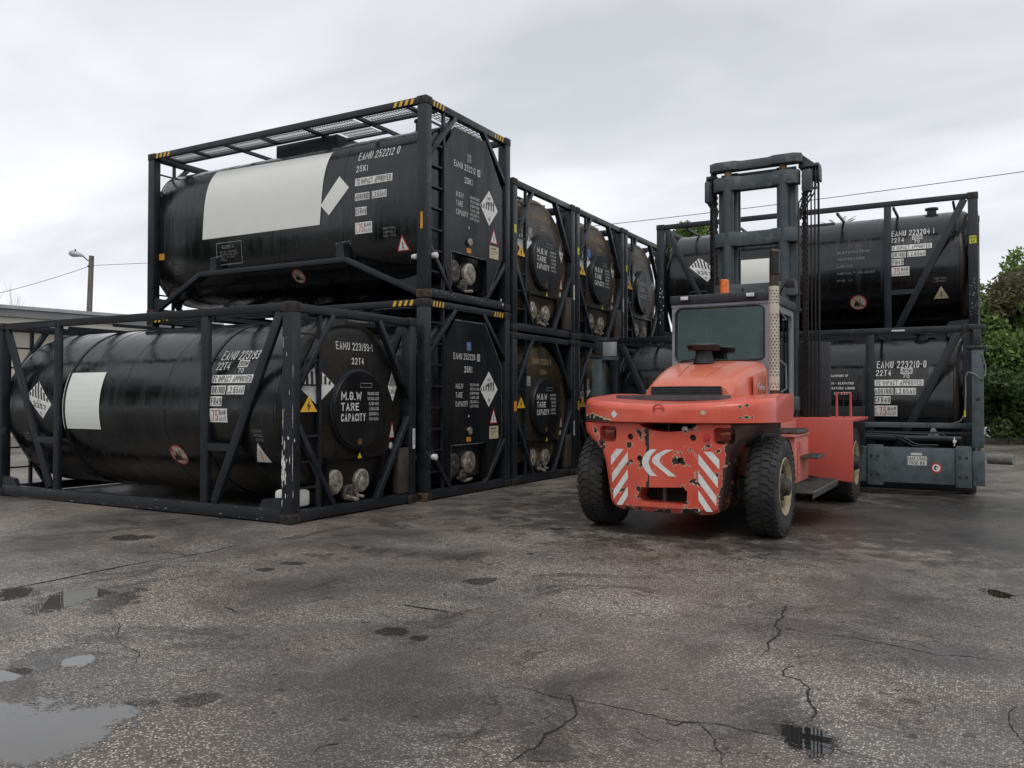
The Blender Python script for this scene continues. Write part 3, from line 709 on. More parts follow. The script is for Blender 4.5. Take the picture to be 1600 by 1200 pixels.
def no_truck(parent, wrap, cx, cy, r, off=.004):
    o = D2().disc(cx, cy, r, 32).put('prohibition_sign', 'sign_cream', parent, wrap, off)
    D2().disc(cx, cy, r, 32, r*.88).put('sign_ring', 'red_ink', o, wrap, off+.003)
    D2().rect(cx-.5*r, cx+.05*r, cy-.38*r, cy-.02*r).rect(cx-.35*r, cx-.05*r, cy-.02*r, cy+.28*r).rect(cx+.15*r, cx+.24*r, cy-.45*r, cy+.55*r).rect(cx+.24*r, cx+.6*r, cy-.45*r, cy-.36*r).disc(cx-.38*r, cy-.42*r, .12*r, 10).disc(cx-.02*r, cy-.42*r, .12*r, 10).put('sign_symbol', 'ink', o, wrap, off+.004)
    D2().stroke([(cx-.62*r, cy+.62*r), (cx, cy), (cx+.62*r, cy-.62*r)], .10*r).put('sign_bar', 'red_ink', o, wrap, off+.007); return o
def plate(parent, wrap, body, x0, x1, y0, y1, off=.004, m='white', ink='ink', nm='label_plate'):
    o = D2().rect(x0, x1, y0, y1, 3, 3).put(nm, m, parent, wrap, off)
    px, py = (x1-x0)*.035, (y1-y0)*.12
    D2().text(body, x0+px, x1-px, y0+py, y1-py, .035).put('plate_text', ink, o, wrap, off+.004); return o
def side_text(root, number, wrap, lay='t4', letter='letter', dx=0, dash=True):
    g = lambda *a: a
    D2().text(number, -1.45+dx, -.72+dx, .655, .80, .03).put('lettering', letter, root, wrap)
    D2().text('22T4', -1.46+dx, -1.23+dx, .51, .62, .012).frame(-1.09+dx, -.92+dx, .545, .645, .012).text('UIC', -1.065+dx, -.945+dx, .565, .625, .015).text('70', -1.06+dx, -.96+dx, .47, .53, .01).put('lettering', letter, root, wrap)
    plate(root, wrap, 'TC IMPACT APPROVED', -1.475+dx, -.755+dx, .335, .44)
    plate(root, wrap, 'ADR/RID', -1.475+dx, -1.19+dx, .19, .30); plate(root, wrap, 'L2.65AN', -1.165+dx, -.86+dx, .19, .30)
    plate(root, wrap, 'CFR49', -1.47+dx, -1.23+dx, .045, .165)
    o = D2().rect(-1.475+dx, -1.13+dx, -.155, .015, 3, 3).put('label_plate', 'white', root, wrap)
    D2().text('1.75', -1.46+dx, -1.29+dx, -.135, -.005, .02).put('plate_text', 'red_ink', o, wrap, .008)
    D2().text('BAR', -1.27+dx, -1.15+dx, -.06, -.005, .01).text('M.A.W.P', -1.27+dx, -1.15+dx, -.135, -.08, .01).put('plate_text', 'ink', o, wrap, .008)
def end_text_t4(root, number, letter='letter', tri='yellow', dish_letter=None, hasplac=True, num_bg=True):
    dl = dish_letter or letter
    D2().text(number, .88, 1.60, 2.08, 2.18, .02).text('22T4', 1.16, 1.40, 1.90, 1.985, .012).put('lettering', dl, root, wrap_dish)
    D2().text('M.G.W', .86, 1.25, 1.44, 1.545, .03).text('TARE', .86, 1.20, 1.305, 1.405, .03).text('CAPACITY', .86, 1.33, 1.17, 1.27, .03).put('lettering', 'letter', root, wrap_disk)
    nb = D2()
    rows = ['36,000 KGS', '97,500 LBS', '5,300 KGS', '11,690 LBS', '22,500 L', '5,944 US.GAL']
    for i, t in enumerate(rows): z = 1.505-i*.066; nb.text(t, 1.37+(i > 1)*.03, 1.60, z, z+.04, .02)
    nb.put('lettering', 'letter', root, wrap_disk)
    D2().frame(1.22, 1.46, 1.60, 1.66, .008, 1).put('data_frame', 'letter_dim', root, wrap_disk)
    if hasplac:
        placard(root, wrap_dish, .52, 1.62, .31, .24, .006, text=False)
        placard(root, wrap_dish, 2.02, 1.62, .11, .20, .006)
    triangle(root, flat_end(-.02), .15, .44, 1.30, 1.49, .0, 'yellow' if tri == 'yellow' else tri, None, 'ink', True)
    triangle(root, wrap_dish, 1.94, 2.08, .92, 1.15, .006)
    D2().disc(2.0, .82, .045).put('round_sticker', 'white', root, wrap_dish, .006)
    triangle(root, wrap_disk, 1.15, 1.23, .70-.0, .775, .025, 'lemon', None)
    D2().disc(TY+.0, .91, .045, 12).put('lock_hole', 'casting_rust', root, wrap_disk, .004)
    # serial on the right post
    D2().rect(2.345, 2.405, .76, 1.04).put('post_sticker', 'letter', root, flat_end(-.006), .002)
    nn = D2()
    for i, c in enumerate(number[-8:].replace(' ', '').replace('-', '')): nn.text(c, 2.355, 2.395, 1.0-i*.035, 1.02-i*.035, .02)
    nn.put('post_text', 'ink', root, flat_end(-.006), .004)

def copy_tree(o, parent=None):
    c = o.copy(); COL.objects.link(c); c.parent = parent
    for ch in list(o.children): copy_tree(ch, c)
    return c
H4, HK = 2.591, 2.896
G = 'black tank containers stacked in the yard'
# prototypes
def new_t4(loc, label, proto=[None]):
    if proto[0] is None:
        r = empty('tank_container', (0, 0, 0)); make_frame(r, H4, 't4'); t4_tank(r); proto[0] = r
        c = copy_tree(r); r['proto'] = 1
        c.location = loc; return tag(c, label, 'tank container', G)
    c = copy_tree(proto[0]); del c['proto']; c.location = loc; return tag(c, label, 'tank container', G)
def new_k1(loc, label, proto=[None]):
    if proto[0] is None:
        r = empty('tank_container', (0, 0, 0)); make_frame(r, HK, 'k1'); k1_tank(r, HK); proto[0] = r; r['proto'] = 1
    c = copy_tree(proto[0]); del c['proto']; c.location = loc; return tag(c, label, 'tank container', G)
def tk(root):
    return next(o for o in root.children if o.name.startswith('tank') and not o.name.startswith('tank_end'))

A = new_t4((-7.02, 7.204, .004), 'tank container numbered 223193-1, white paint scraped on its corner post')
side_text(A, 'EAMU 223193-1', wrap_t4)
placard(A, wrap_t4, -5.04, .12, .31, .275, .004, skew=True)
D2().rect(-4.46, -3.63, -.29, .515, 4, 10).put('blank_panel', 'pale_green', A, wrap_t4, .008)
no_truck(A, wrap_t4, -2.20, -.63, .155)
triangle(A, wrap_t4, -.80, -.55, -.67, -.40, base='white', edge=None, mark='orange_st')
for i, t in enumerate(('N1LOAMS', 'P47-HG', '67-EG')): D2().text(t, -.73+.02*i, -.57, -.27-i*.055, -.235-i*.055, .02).put('lettering', 'letter_dim', A, wrap_t4)
for i, t in enumerate(('T1.DUR', 'R 4 1', 'TST')): D2().text(t, -5.50, -5.36, -.40-i*.05, -.365-i*.05, .02).put('lettering', 'letter_dim', A, wrap_t4)
end_text_t4(A, 'EAMU 223193-1')
# scraped white paint on the near post and scuffs along the bottom rail
def scuffs(root, name, m, n, fx, fz, wrap, size, seed, tall=2.0):
    rr = random.Random(seed); d = D2()
    for i in range(n):
        cx, cz = fx(rr), fz(rr); a = size*rr.uniform(.3, 1); k = rr.randint(5, 8)
        d.poly([(cx+a*rr.uniform(.4, 1)*math.cos(2*math.pi*j/k), cz+tall*a*rr.uniform(.4, 1)*math.sin(2*math.pi*j/k)) for j in range(k)])
    return d.put(name, m, root, wrap, .002)
def scrape(root, pts, wrap, seed, name='scuff_marking', m='white'):
    """one ragged vertical scrape of paint per (x, z0, z1, width)"""
    rr = random.Random(seed)
    for x, z0, z1, w_ in pts:
        n = max(4, int((z1-z0)/.018)); lx = [x-w_*rr.uniform(.1, .6)*math.sin(math.pi*(i+.3)/(n+.6))**.5 for i in range(n+1)]; rx = [x+w_*rr.uniform(.1, .6)*math.sin(math.pi*(i+.3)/(n+.6))**.5 for i in range(n+1)]
        d = D2(); vs = []
        for i in range(n+1): z = z0+(z1-z0)*i/n; vs += [(lx[i], z), (rx[i], z)]
        d.add(vs, [(2*i, 2*i+1, 2*i+3, 2*i+2) for i in range(n)]); d.put(name, m, root, wrap, .0015)
scrape(A, [(-.150, .42, .86, .030), (-.128, .50, .80, .05), (-.10, .46, .62, .03), (-.150, .92, 1.02, .02), (-.145, 1.10, 1.34, .012), (-.12, .86, .97, .02), (-.06, .98, 1.02, .03), (-.035, .70, .80, .012), (-.10, .30, .36, .014), (-.15, .20, .28, .012), (-.085, .72, .76, .02), (-.045, 1.5, 1.56, .010), (-.09, 1.95, 2.0, .012), (-.145, 2.05, 2.18, .01)], fl_side(.006), 4)
scrape(A, [(.02, .5, .95, .010), (.018, 1.1, 1.4, .008), (.05, .95, 1.0, .02), (.03, .3, .4, .01), (.02, 1.7, 1.85, .008)], flat_end(-.006), 6)
scuffs(A, 'scuff_marking', 'letter_dim', 14, lambda r: -.10+r.uniform(-.05, .08), lambda r: r.uniform(.2, 2.3), fl_side(.006), .008, 3, 2)
scuffs(A, 'scuff_marking', 'letter_dim', 40, lambda r: r.uniform(-5.6, -.3), lambda r: r.choice([.03, .05, .15]), fl_side(.015), .035, 9, .35)
part('plastic_wrap', MB().box(-.5, -.15, .22, .48, .16, .36), 'pale', A, bevel=.04)

B = new_k1((-6.96, 9.764, HK+.016), 'tall tank container numbered 252212 with a large blank pale panel, on top of its stack')
C = new_k1((-6.96, 9.764, .004), 'tall tank container numbered 252228 at the bottom of the tallest stack')
def k1_marks(root, number, upper):
    fe = flat_end(-.03)
    w_ = wrap_k1
    if upper:
        D2().text(number, -1.375, -.60, .72, .86, .02).text('25K1', -1.38, -1.155, .53, .63, .02).put('lettering', 'letter', root, w_)
        plate(root, w_, 'TC IMPACT APPROVED', -1.385, -.68, .315, .43); plate(root, w_, 'ADR/RID', -1.38, -1.105, .09, .20); plate(root, w_, 'L2.65AN', -1.06, -.78, .09, .20)
        plate(root, w_, 'CFR49', -1.375, -1.155, -.14, -.015)
        o = D2().rect(-1.378, -1.055, -.415, -.245, 3, 3).put('label_plate', 'white', root, w_)
        D2().text('1.75', -1.36, -1.22, -.395, -.265, .02).put('plate_text', 'red_ink', o, w_, .008)
        D2().text('BAR', -1.20, -1.07, -.32, -.265, .01).text('M.A.W.P', -1.20, -1.07, -.395, -.34, .01).put('plate_text', 'ink', o, w_, .008)
        D2().quadgrid((-4.73, -.19), (-2.08, -.20), (-1.98, 1.0), (-4.65, 1.07), 24).put('blank_panel', 'pale', root, w_, .008)
        D2().quadgrid((-1.70, .51), (-2.067, .096), (-1.896, -.072), (-1.497, .31), 6).put('blank_placard', 'pale', root, w_, .008)
        triangle(root, w_, -.63, -.39, -.74, -.50, edge='red_ink')
        no_truck(root, w_, -2.68, -.97, .13)
        D2().frame(-4.40, -3.80, -.655, -.28, .012).text('TRANSPORT OF', -4.28, -3.98, -.39, -.33, .03).put('lettering', 'letter_dim', root, w_)
        for i, t in enumerate(('MOLTEN - ELEVATED', 'TEMPERATURE LIQUID', 'N.O.S.  UN 3257', 'ASPHALT')): D2().text(t, -4.32, -4.32+.42*(len(t)/18), -.455-i*.045, -.425-i*.045, .01).put('lettering', 'letter_dim', root, w_)
        D2().rect(-5.86, -5.72, -.45, -.34).put('side_sticker', 'orange_st', root, w_)
        for i, t in enumerate(('CURT 3204', 'ASPHALT', '15-70')): D2().text(t, -.85, -.62, -.40-i*.055, -.365-i*.055, .01).put('lettering', 'letter_dim', root, w_)
        for i, t in enumerate(('LAST 208', 'APH-1', '10-71')): D2().text(t, -5.50, -5.25, -.62-i*.055, -.585-i*.055, .01).put('lettering', 'letter_dim', root, w_)
        for tx in (-1.62, -4.40): D2().stroke([(tx-.19, -.78), (tx-.15, -.52), (tx+.12, -.50), (tx+.18, -.75)], .012).put('chalk_outline', 'outline', root, w_)
    D2().text(number[:-2], .755, 1.36, 2.055, 2.15, .02).frame(1.42, 1.50, 2.045, 2.155, .012, 1).text(number[-1], 1.44, 1.48, 2.065, 2.135, .02).text('25K1', 1.05, 1.28, 1.86, 1.955, .02).put('lettering', 'letter', root, fe)
    D2().text('M.G.W', .815, 1.02, 1.61, 1.69, .02).text('TARE', .815, 1.00, 1.475, 1.555, .02).text('CAPACITY', .815, 1.15, 1.34, 1.42, .02).put('lettering', 'letter', root, fe)
    nb = D2()
    for i, t in enumerate(('36,000 KGS', '79,370 LBS', '5,200 KGS', '11,460 LBS', '25,200 L', '6,657 US.GAL')): z = 1.655-i*.066; nb.text(t, 1.215, 1.475, z, z+.04, .02)
    nb.put('lettering', 'letter', root, fe)
    placard_half(root, fe, 1.775, 1.61, .275, .285)
    triangle(root, fe, 1.80, 2.04, 1.06, 1.31)
    o = D2().rect(1.79, 2.075, .815, 1.02).put('label_plate', 'cream', root, fe)
    D2().text('DANGER', 1.83, 1.99, .965, .995, .03).text('HOT SURFACE', 1.83, 2.03, .92, .94, .0).text('NO STEP', 1.83, 1.95, .88, .90, .0).put('plate_text', 'ink', o, fe, .008)
    o = D2().rect(1.12, 1.24, 2.20, 2.33).put('emblem', 'ink_grey' if upper else 'blue', root, fe)
    D2().rect(1.14, 1.155, 2.23, 2.31).rect(1.17, 1.185, 2.23, 2.31).rect(1.20, 1.22, 2.23, 2.31).rect(1.14, 1.22, 2.215, 2.225).put('emblem_bars', 'letter_dim', o, fe, .006)
    part('gauge', MB().lathe([(-.03, .05), (0, .062), (.006, .06), (.008, .048), (.004, .01)], (-.0, 1.18, .965), 'x', 20), 'steel', root)
    o = D2().rect(1.115, 1.245, .80, .87).put('label_plate', 'orange_st', root, fe)
    D2().disc(1.18, 1.19, .016, 8).put('rivet', 'letter', root, fe)
    # hazard stripes on the roof rails
    hz = D2()
    for y0 in (.20, 1.93):
        hz.mark()
        for i in range(4): y = y0+i*.078; hz.poly([(y, HK-.105), (y+.036, HK-.105), (y+.06, HK-.025), (y+.024, HK-.025)])
    hz.put('hazard_stripes', 'yellow', root, flat_end(-.02), .002)
    hz = D2()
    for x0 in (-.60, -L+.20):
        hz.mark()
        for i in range(4): x = x0+i*.10; hz.poly([(x, HK-.098), (x+.05, HK-.098), (x+.08, HK-.022), (x+.03, HK-.022)])
    hz.put('hazard_stripes', 'yellow', root, fl_side(.015), .002)
k1_marks(B, 'EAMU 252212 0', True); k1_marks(C, 'EAMU 252228 5', False)
D2().rect(-.10, -.06, .98, 1.22).put('post_sticker', 'orange_st', B, fl_side(.006), .002)
for y, z in ((2.14, .17), (2.20, .10)): D2().disc(y, z, .022, 12).put('bolt_head', 'white', B, flat_end(-.02), .004)
scuffs(B, 'scuff_marking', 'letter_dim', 25, lambda r: r.uniform(.2, 2.2), lambda r: r.uniform(.03, .13), flat_end(-.02), .03, 21, .5)
scuffs(C, 'scuff_marking', 'letter_dim', 18, lambda r: r.uniform(.01, .14), lambda r: r.uniform(.3, 2.4), flat_end(-.006), .007, 22, 5)
scuffs(B, 'scuff_marking', 'letter_dim', 18, lambda r: r.uniform(.01, .14), lambda r: r.uniform(.3, 2.4), flat_end(-.006), .007, 23, 5)

YD = (12.275, 14.775, 17.275)
up_lab = ['tank container with brown stained end on the upper tier, adjoining the tallest stack', 'upper tier tank container with a blue sticker on its stained end', 'upper tier tank container at the far end of the row, third from the tallest stack']
lo_lab = ['tank container with tan lettering on the ground, adjoining the tallest stack', 'tank container on the ground, partly hidden by the arm with a small grey box', 'tank container on the ground at the dark far end of the row']
nums = [('EAMU 223218-1', 'EAMU 223201-7'), ('EAMU 223206-2', 'EAMU 223199-4'), ('EAMU 223215-5', 'EAMU 223190-5')]
for i, y in enumerate(YD):
    lo = new_t4((-6.95, y, .004), lo_lab[i]); end_text_t4(lo, nums[i][1], dish_letter='letter_tan', hasplac=(i == 1))
    D2().rect(.62, .78, 1.68, 1.86).put('side_sticker', 'letter_dim', lo, wrap_dish, .006)
    D2().rect(.03, .12, 1.25, 1.42).put('post_sticker', 'orange_st', lo, flat_end(-.006), .002)
    hi = new_t4((-6.95, y, H4+.016), up_lab[i]); end_text_t4(hi, nums[i][0], dish_letter='letter_tan')
    D2().rect(.03, .11, 1.66, 1.80).put('post_sticker', 'lemon', hi, flat_end(-.006), .002)
    D2().rect(.70, .84, 1.72, 1.88).put('side_sticker', 'blue' if i == 1 else 'letter_dim', hi, wrap_dish, .006)

for o_ in [x for x in COL.objects if x.get('label', '').startswith(('tank container with', 'upper tier', 'tank container on the ground'))]:
    for ch in o_.children:
        if ch.name.startswith('tank_end'): ch.material_slots[0].link = 'OBJECT'; ch.material_slots[0].material = M['tank_end_brown']
Kx = new_t4((-.17, 17.22, .004), 'tank container on the ground under number 223204, hidden behind the gripped one')
I = new_t4((-.17, 17.22, H4+.016), 'tank container numbered 223204 with a yellow sticker on its corner post')
side_text(I, 'EAMU 223204 1', wrap_t4)
placard(I, wrap_t4, -5.06, .26, .30, .275, skew=True)
D2().rect(-4.30, -3.64, -.17, .39, 4, 8).put('blank_panel', 'pale', I, wrap_t4, .008)
for i, t in enumerate(('ELEVATED TEMP', 'TEMPERATURE', 'LIQUID', 'ASPHALT UN 3257', 'PG III')):
    D2().text(t, -2.4, -2.4+.045*len(t), .36-i*.14, .40-i*.14, .01).put('lettering', 'letter_dim', I, wrap_t4)
no_truck(I, wrap_t4, -2.04, -.63, .155)
triangle(I, wrap_t4, -.735, -.48, -.63, -.385, base='cream', edge=None, mark='ink')
for i, t in enumerate(('CURT 3204', 'ASPHALT')): D2().text(t, -.72, -.52, -.26-i*.055, -.225-i*.055, .01).put('lettering', 'letter_dim', I, wrap_t4)
o = D2().rect(-.145, -.03, 1.66, 1.80).put('post_sticker', 'lemon', I, fl_side(.006), .002)
D2().text('2591', -.135, -.045, 1.74, 1.78, .01).text('8.6', -.12, -.06, 1.68, 1.72, .01).put('sticker_text', 'ink', o, fl_side(.006), .004)
scuffs(I, 'scuff_marking', 'letter_dim', 26, lambda r: r.uniform(-.14, -.02), lambda r: r.uniform(.35, 1.05), fl_side(.006), .012, 31, 2)
scuffs(I, 'scuff_marking', 'letter', 14, lambda r: -5.93+r.uniform(-.05, .05), lambda r: r.uniform(.4, 1.4), fl_side(.006), .016, 32, 2.5)

J = new_t4((-.2, 14.70, .024), 'tank container numbered 223210-0 on the ground, gripped by the forklift spreader')
side_text(J, 'EAMU 223210-0', wrap_t4, dx=.03)
placard(J, wrap_t4, -5.05, .2, .30, .28, skew=True)
D2().rect(-2.30, -1.70, .10, .60, 3, 6).put('info_panel', 'disk', J, wrap_t4)
for i, (t, a, b) in enumerate((('TRANSPORT OF', -2.15, -1.85), ('MOLTEN - ELEVATED', -2.25, -1.76), ('TEMPERATURE LIQUID', -2.27, -1.74), ('N.O.S.  UN 3257', -2.27, -1.80))): D2().text(t, a, b, .50-i*.085-(i > 0)*.05, .54-i*.085-(i > 0)*.05, .03).put('lettering', 'letter', J, wrap_t4, .007)
triangle(J, wrap_t4, -.72, -.46, -.55, -.30, edge=None)
D2().rect(-1.17, -.98, H4-.07, H4-.045).put('rail_sticker', 'letter', J, fl_side(.015), .003)
def drop(o):
    for c in list(o.children): drop(c)
    bpy.data.objects.remove(o)
for p in [x for x in COL.objects if 'proto' in x]: drop(p)

# ------------------------------------------------------------------ forklift (heavy, seen from the rear right), centre line x = FX
FX = -2.99
FO = Vector((FX, 11.0, 0))
F = empty('forklift', FO, 'large red forklift with grey mast and white rear chevrons, gripping a tank container', 'forklift')
def fp(name, mb, m, parent=None, **k): return part(name, mb, m, parent or F, off=FO, **k)
def cw_rear(x):   # rear surface of the lower counterweight panel, x relative to centre
    return 8.42+.16*x*x
def wrap_cw(x, z, off): return (x, cw_rear(x)-11.0-off, z)
def boolean(o, cutter):
    md = o.modifiers.new('b', 'BOOLEAN'); md.object = cutter; md.operation = 'DIFFERENCE'; md.solver = 'EXACT'
    bpy.context.view_layer.update(); dg = bpy.context.evaluated_depsgraph_get()
    me = bpy.data.meshes.new_from_object(o.evaluated_get(dg)); o.modifiers.clear(); o.data = me
    bpy.data.objects.remove(cutter); sharp(me, 35)
# lower counterweight: outline in x,z, curved rear face
out = [(-.95, 1.205), (-.93, 1.10), (-.86, 1.03), (-.76, .955), (-.70, .86), (-.665, .74), (-.60, .36), (-.56, .30), (-.50, .275), (.50, .275), (.56, .295), (.60, .35), (.635, .62), (.66, .80), (.70, .92), (.80, 1.02), (.90, 1.10), (.97, 1.205)]
def edges_at(z):
    xs = []
    for (a, b), (c, d) in zip(out, out[1:]+out[:1]):
        if (b-z)*(d-z) <= 0 and abs(b-d) > 1e-6: xs.append(a+(c-a)*(z-b)/(d-b))
    return min(xs), max(xs)
mb = MB(); zs = [.2752, .285, .30, .33, .37, .45, .55, .65, .75, .85, .92, .98, 1.04, 1.10, 1.15, 1.2045]; nx = 36
for z in zs:
    a, b = edges_at(z)
    for i in range(nx+1):
        x = a+(b-a)*i/nx; ed = max(0, (abs((x-(a+b)/2))/((b-a)/2)-.93)/.07); y = cw_rear(x)+.03*ed**2+(.05*(.33-z)/.055 if z < .33 else 0)
        mb.v.append((FX+x, y, z))
for z in zs:
    a, b = edges_at(z)
    for i in range(nx+1): mb.v.append((FX+a+(b-a)*i/nx, 9.45, z))
K = nx+1; off2 = len(zs)*K
for j in range(len(zs)-1):
    for i in range(nx):
        mb.f.append((j*K+i, j*K+i+1, (j+1)*K+i+1, (j+1)*K+i)); mb.f.append((off2+j*K+i, off2+(j+1)*K+i, off2+(j+1)*K+i+1, off2+j*K+i+1))
    mb.f.append((j*K, (j+1)*K, off2+(j+1)*K, off2+j*K)); mb.f.append((j*K+nx, off2+j*K+nx, off2+(j+1)*K+nx, (j+1)*K+nx))
for i in range(nx):
    mb.f.append((i, off2+i, off2+i+1, i+1)); t = (len(zs)-1)*K; mb.f.append((t+i, t+i+1, off2+t+i+1, off2+t+i))
cw = fp('counterweight', mb, 'red')
cut = MB()
cut.prism([(FX+.06+.315*math.cos(t), 1.215+.095*math.sin(t)) for t in np.linspace(math.pi, 2*math.pi, 18)]+[(FX+.375, 1.35), (FX-.255, 1.35)], 'y', 8.2, 8.80)
sl = [(-.30+.0, .42), (-.27, .38), (.20, .375), (.235, .41), (.24, .51), (.19, .55), (-.26, .53)]
cut.prism([(FX+.0+x+.03, z) for x, z in sl], 'y', 8.2, 8.72)
for x, z in ((-.355, 1.06), (.33, 1.065), (-.245, .83), (.20, .825)): cut.lathe([(8.3, .034), (8.60, .034)], (FX+x, 0, z), 'y', 18)
for x in (-.63, .64):
    pts = []
    for cx, cz, a0 in ((-.07, .05, 90), (-.07, -.05, 180), (.07, -.05, 270), (.07, .05, 0)):
        for k in range(4): a = R(a0+k*30); pts.append((FX+x+cx+.035*math.cos(a), 1.085+cz+.035*math.sin(a)))
    cut.prism(pts, 'y', 8.2, 8.60 if x < 0 else 8.60)
c = fp('cutter', cut, 'red', smooth=False); boolean(cw, c)
fp('recess_back', MB().box(FX-.27, FX+.40, 8.78, 8.79, 1.10, 1.204).box(FX-.27, FX+.27, 8.70, 8.71, .37, .56), 'dark', smooth=False)
fp('tow_pin', MB().tube([(FX-.01, 8.55, .37), (FX-.01, 8.55, .56)], .022, 10).tube([(FX+.03, 8.56, 1.11), (FX+.03, 8.56, 1.204)], .012, 8), 'trim')
fp('rear_camera', MB().lathe([(8.50, .03), (8.46, .032), (8.455, .026), (8.452, .01)], (FX+.235, 0, 1.15), 'y', 16), 'lamp_clear')
for x in (-.355, .33, -.245, .20): pass
for x, z in ((-.355, 1.06), (.33, 1.065), (-.245, .83), (.20, .825)): fp('plug', MB().lathe([(8.50, .0335), (8.455+.16*x*x, .0335), (8.45+.16*x*x, .02)], (FX+x, 0, z), 'y', 16), 'black')
for x in (-.63, .64):
    l_ = fp('tail_lamp', MB().box(FX+x-.06, FX+x+.06, 8.53, 8.60, 1.035, 1.13), 'lamp_red', bevel=.02)
    fp('lamp_band', MB().box(FX+x-.05, FX+x+.05, 8.524, 8.535, 1.095, 1.118), 'lamp_orange', l_, bevel=.004)
fp('reflector', MB().prism([(FX+.475+.03*math.cos(t), 1.075+.034*math.sin(t)) for t in np.linspace(0, 6.283, 8, endpoint=False)], 'y', 8.452, 8.43), M['red_ink'])
# white warning stripes
def clipz(poly, z0, z1):
    for lim, sg in ((z0, 1), (z1, -1)):
        o = []
        for p, q in zip(poly, poly[1:]+poly[:1]):
            ip, iq = sg*(p[1]-lim) >= 0, sg*(q[1]-lim) >= 0
            if ip: o.append(p)
            if ip != iq: t = (lim-p[1])/(q[1]-p[1]); o.append((p[0]+t*(q[0]-p[0]), lim))
        poly = o
        if not poly: return []
    return poly
for sg in (-1, 1):
    d = D2()
    for k in range(-2, 5):
        zb = .19+k*.185
        p = []
        n = 4
        def XX(t, z): return None
        xi, lean = .385, .06
        xo = lambda z: .555+.05*(z-.3)/.6
        zc = .93 if sg < 0 else .93
        lo = [(xi, zb+.24), (xo(zb), zb), (xo(zb), zb+.10), (xi, zb+.34)]
        lo = clipz(lo, .315 if sg > 0 else .325, .925)
        if len(lo) > 2: d.poly([(sg*a, b) for a, b in lo])
    d.put('warning_stripes', 'white', F, wrap_cw, .003)
def arc(pts, n=10):
    (x0, z0), (x1, z1), (x2, z2) = pts; r = []
    for i in range(n+1): t = i/n; r.append(((1-t)**2*x0+2*t*(1-t)*x1+t*t*x2, (1-t)**2*z0+2*t*(1-t)*z1+t*t*z2))
    return r
d = D2()
a1 = arc([(-.085, .935), (-.275, .80), (-.085, .655)], 12); a2 = arc([(.085, .935), (-.13, .845), (-.035, .775)], 8)+[(.12, .66)]
for pl, wd in ((a1, .076), (a2, .082)):
    L_ = [(x-wd/2, z) for x, z in pl]; R_ = [(x+wd/2, z) for x, z in pl]
    for i in range(len(pl)-1): d.poly([L_[i], L_[i+1], R_[i+1], R_[i]])
d.put('rear_emblem', 'white', F, wrap_cw, .003)
# upper band and deck: a height field with a rounded plan
def ux(x):
    t = abs(x)/1.06; return 8.335+.20*x*x+.42*(1-(1-t**7)**.5) if t < 1 else 8.98
def uz(x, y):
    base = 1.405+.055*min(1, abs(x)/.95)**1.5; rise = min(1, max(0, (y-8.6))/1.0)*.085*(1 if True else 0); return base+rise*(1-.25*abs(x))
mb = MB(); nx, ny = 80, 26; xs = [1.06*math.sin(math.pi/2*(2*i/nx-1)) for i in range(nx+1)]
rows = []
for x in xs:
    y0 = ux(min(max(x, -1.0599), 1.0599)); r_ = [(x*.985, y0+.015, 1.212), (x, y0, 1.222), (x, y0, 1.345)]
    for k in range(1, 7):
        a = k/6*math.pi/2; yy = y0+.075*(1-math.cos(a)); r_.append((x*(1-.03*(1-math.cos(a))), yy, uz(x, yy)-.075+.075*math.sin(a)))
    for k in range(1, ny+1): yy = y0+.075+(9.95-y0-.075)*k/ny; r_.append((x*.97, yy, uz(x, yy)))
    r_.append((x*.97, 9.955, 1.212)); rows.append(r_)
nr = len(rows[0])
mb.v = [(FX+p[0], p[1], p[2]) for r_ in rows for p in r_]
for i in range(nx):
    for k in range(nr-1): mb.f.append((i*nr+k, i*nr+k+1, (i+1)*nr+k+1, (i+1)*nr+k))
    mb.f.append((i*nr, (i+1)*nr, (i+1)*nr+nr-1, i*nr+nr-1))
mb.f.append(tuple(range(nr))); mb.f.append(tuple(nx*nr+k for k in range(nr-1, -1, -1)))
band = fp('counterweight_cover', mb, 'red_band', ang=40)
def wrap_band(x, z, off): return (x, ux(x)-11.0-off, z)
D2().poly([(-.52, 1.345), (-.56, 1.30), (-.52, 1.255), (-.48, 1.30)]).put('reflector_diamond', 'white', F, wrap_band, .003)
D2().disc(.455, 1.325, .025, 16).put('round_badge', 'cream', F, wrap_band, .003)
rg = MB(); rg.tube([(FX+.0+.055*math.cos(t), ux(0)-.004-.012*math.sin(t), 1.355+.05*math.sin(t)) for t in np.linspace(-.1, 3.6, 14)], .010, 8); fp('lifting_ring', rg, 'redf')
fp('wheel_arch_liner', MB().box(FX-.9, FX+.9, 8.95, 9.9, .95, 1.205).box(FX-.55, FX+.55, 9.3, 12.4, .45, .96), 'dark', smooth=False)
# paint chips on the cover
def chips(parent, pts, wrap):
    for i, (x, z, r_) in enumerate(pts):
        rr = random.Random(i*7+3); k = 9; sh = [rr.uniform(.6, 1.1) for _ in range(k)]
        P = lambda s_: [(x+r_*s_*1.1*sh[j]*math.cos(2*math.pi*j/k), z+r_*s_*sh[j]*math.sin(2*math.pi*j/k)) for j in range(k)]
        D2().poly(P(1.0)).put('paint_chip', 'cream', parent, wrap, .002); D2().poly(P(.72)).put('chip_core', 'hub', parent, wrap, .0035)
chips(F, [(-.93, 1.40, .02), (-.90, 1.375, .022), (-.83, 1.275, .04), (-.88, 1.28, .02), (.80, 1.385, .022), (.86, 1.40, .022), (.80, 1.275, .02), (.855, 1.28, .024), (.90, 1.28, .015)], wrap_band)
d = D2(); e_ = D2()
rr = random.Random(5)
xsj = np.linspace(-1.02, -.55, 16); hz_ = [1.222+.05*abs(math.sin(i*1.3))+rr.uniform(0, .02) for i in range(16)]
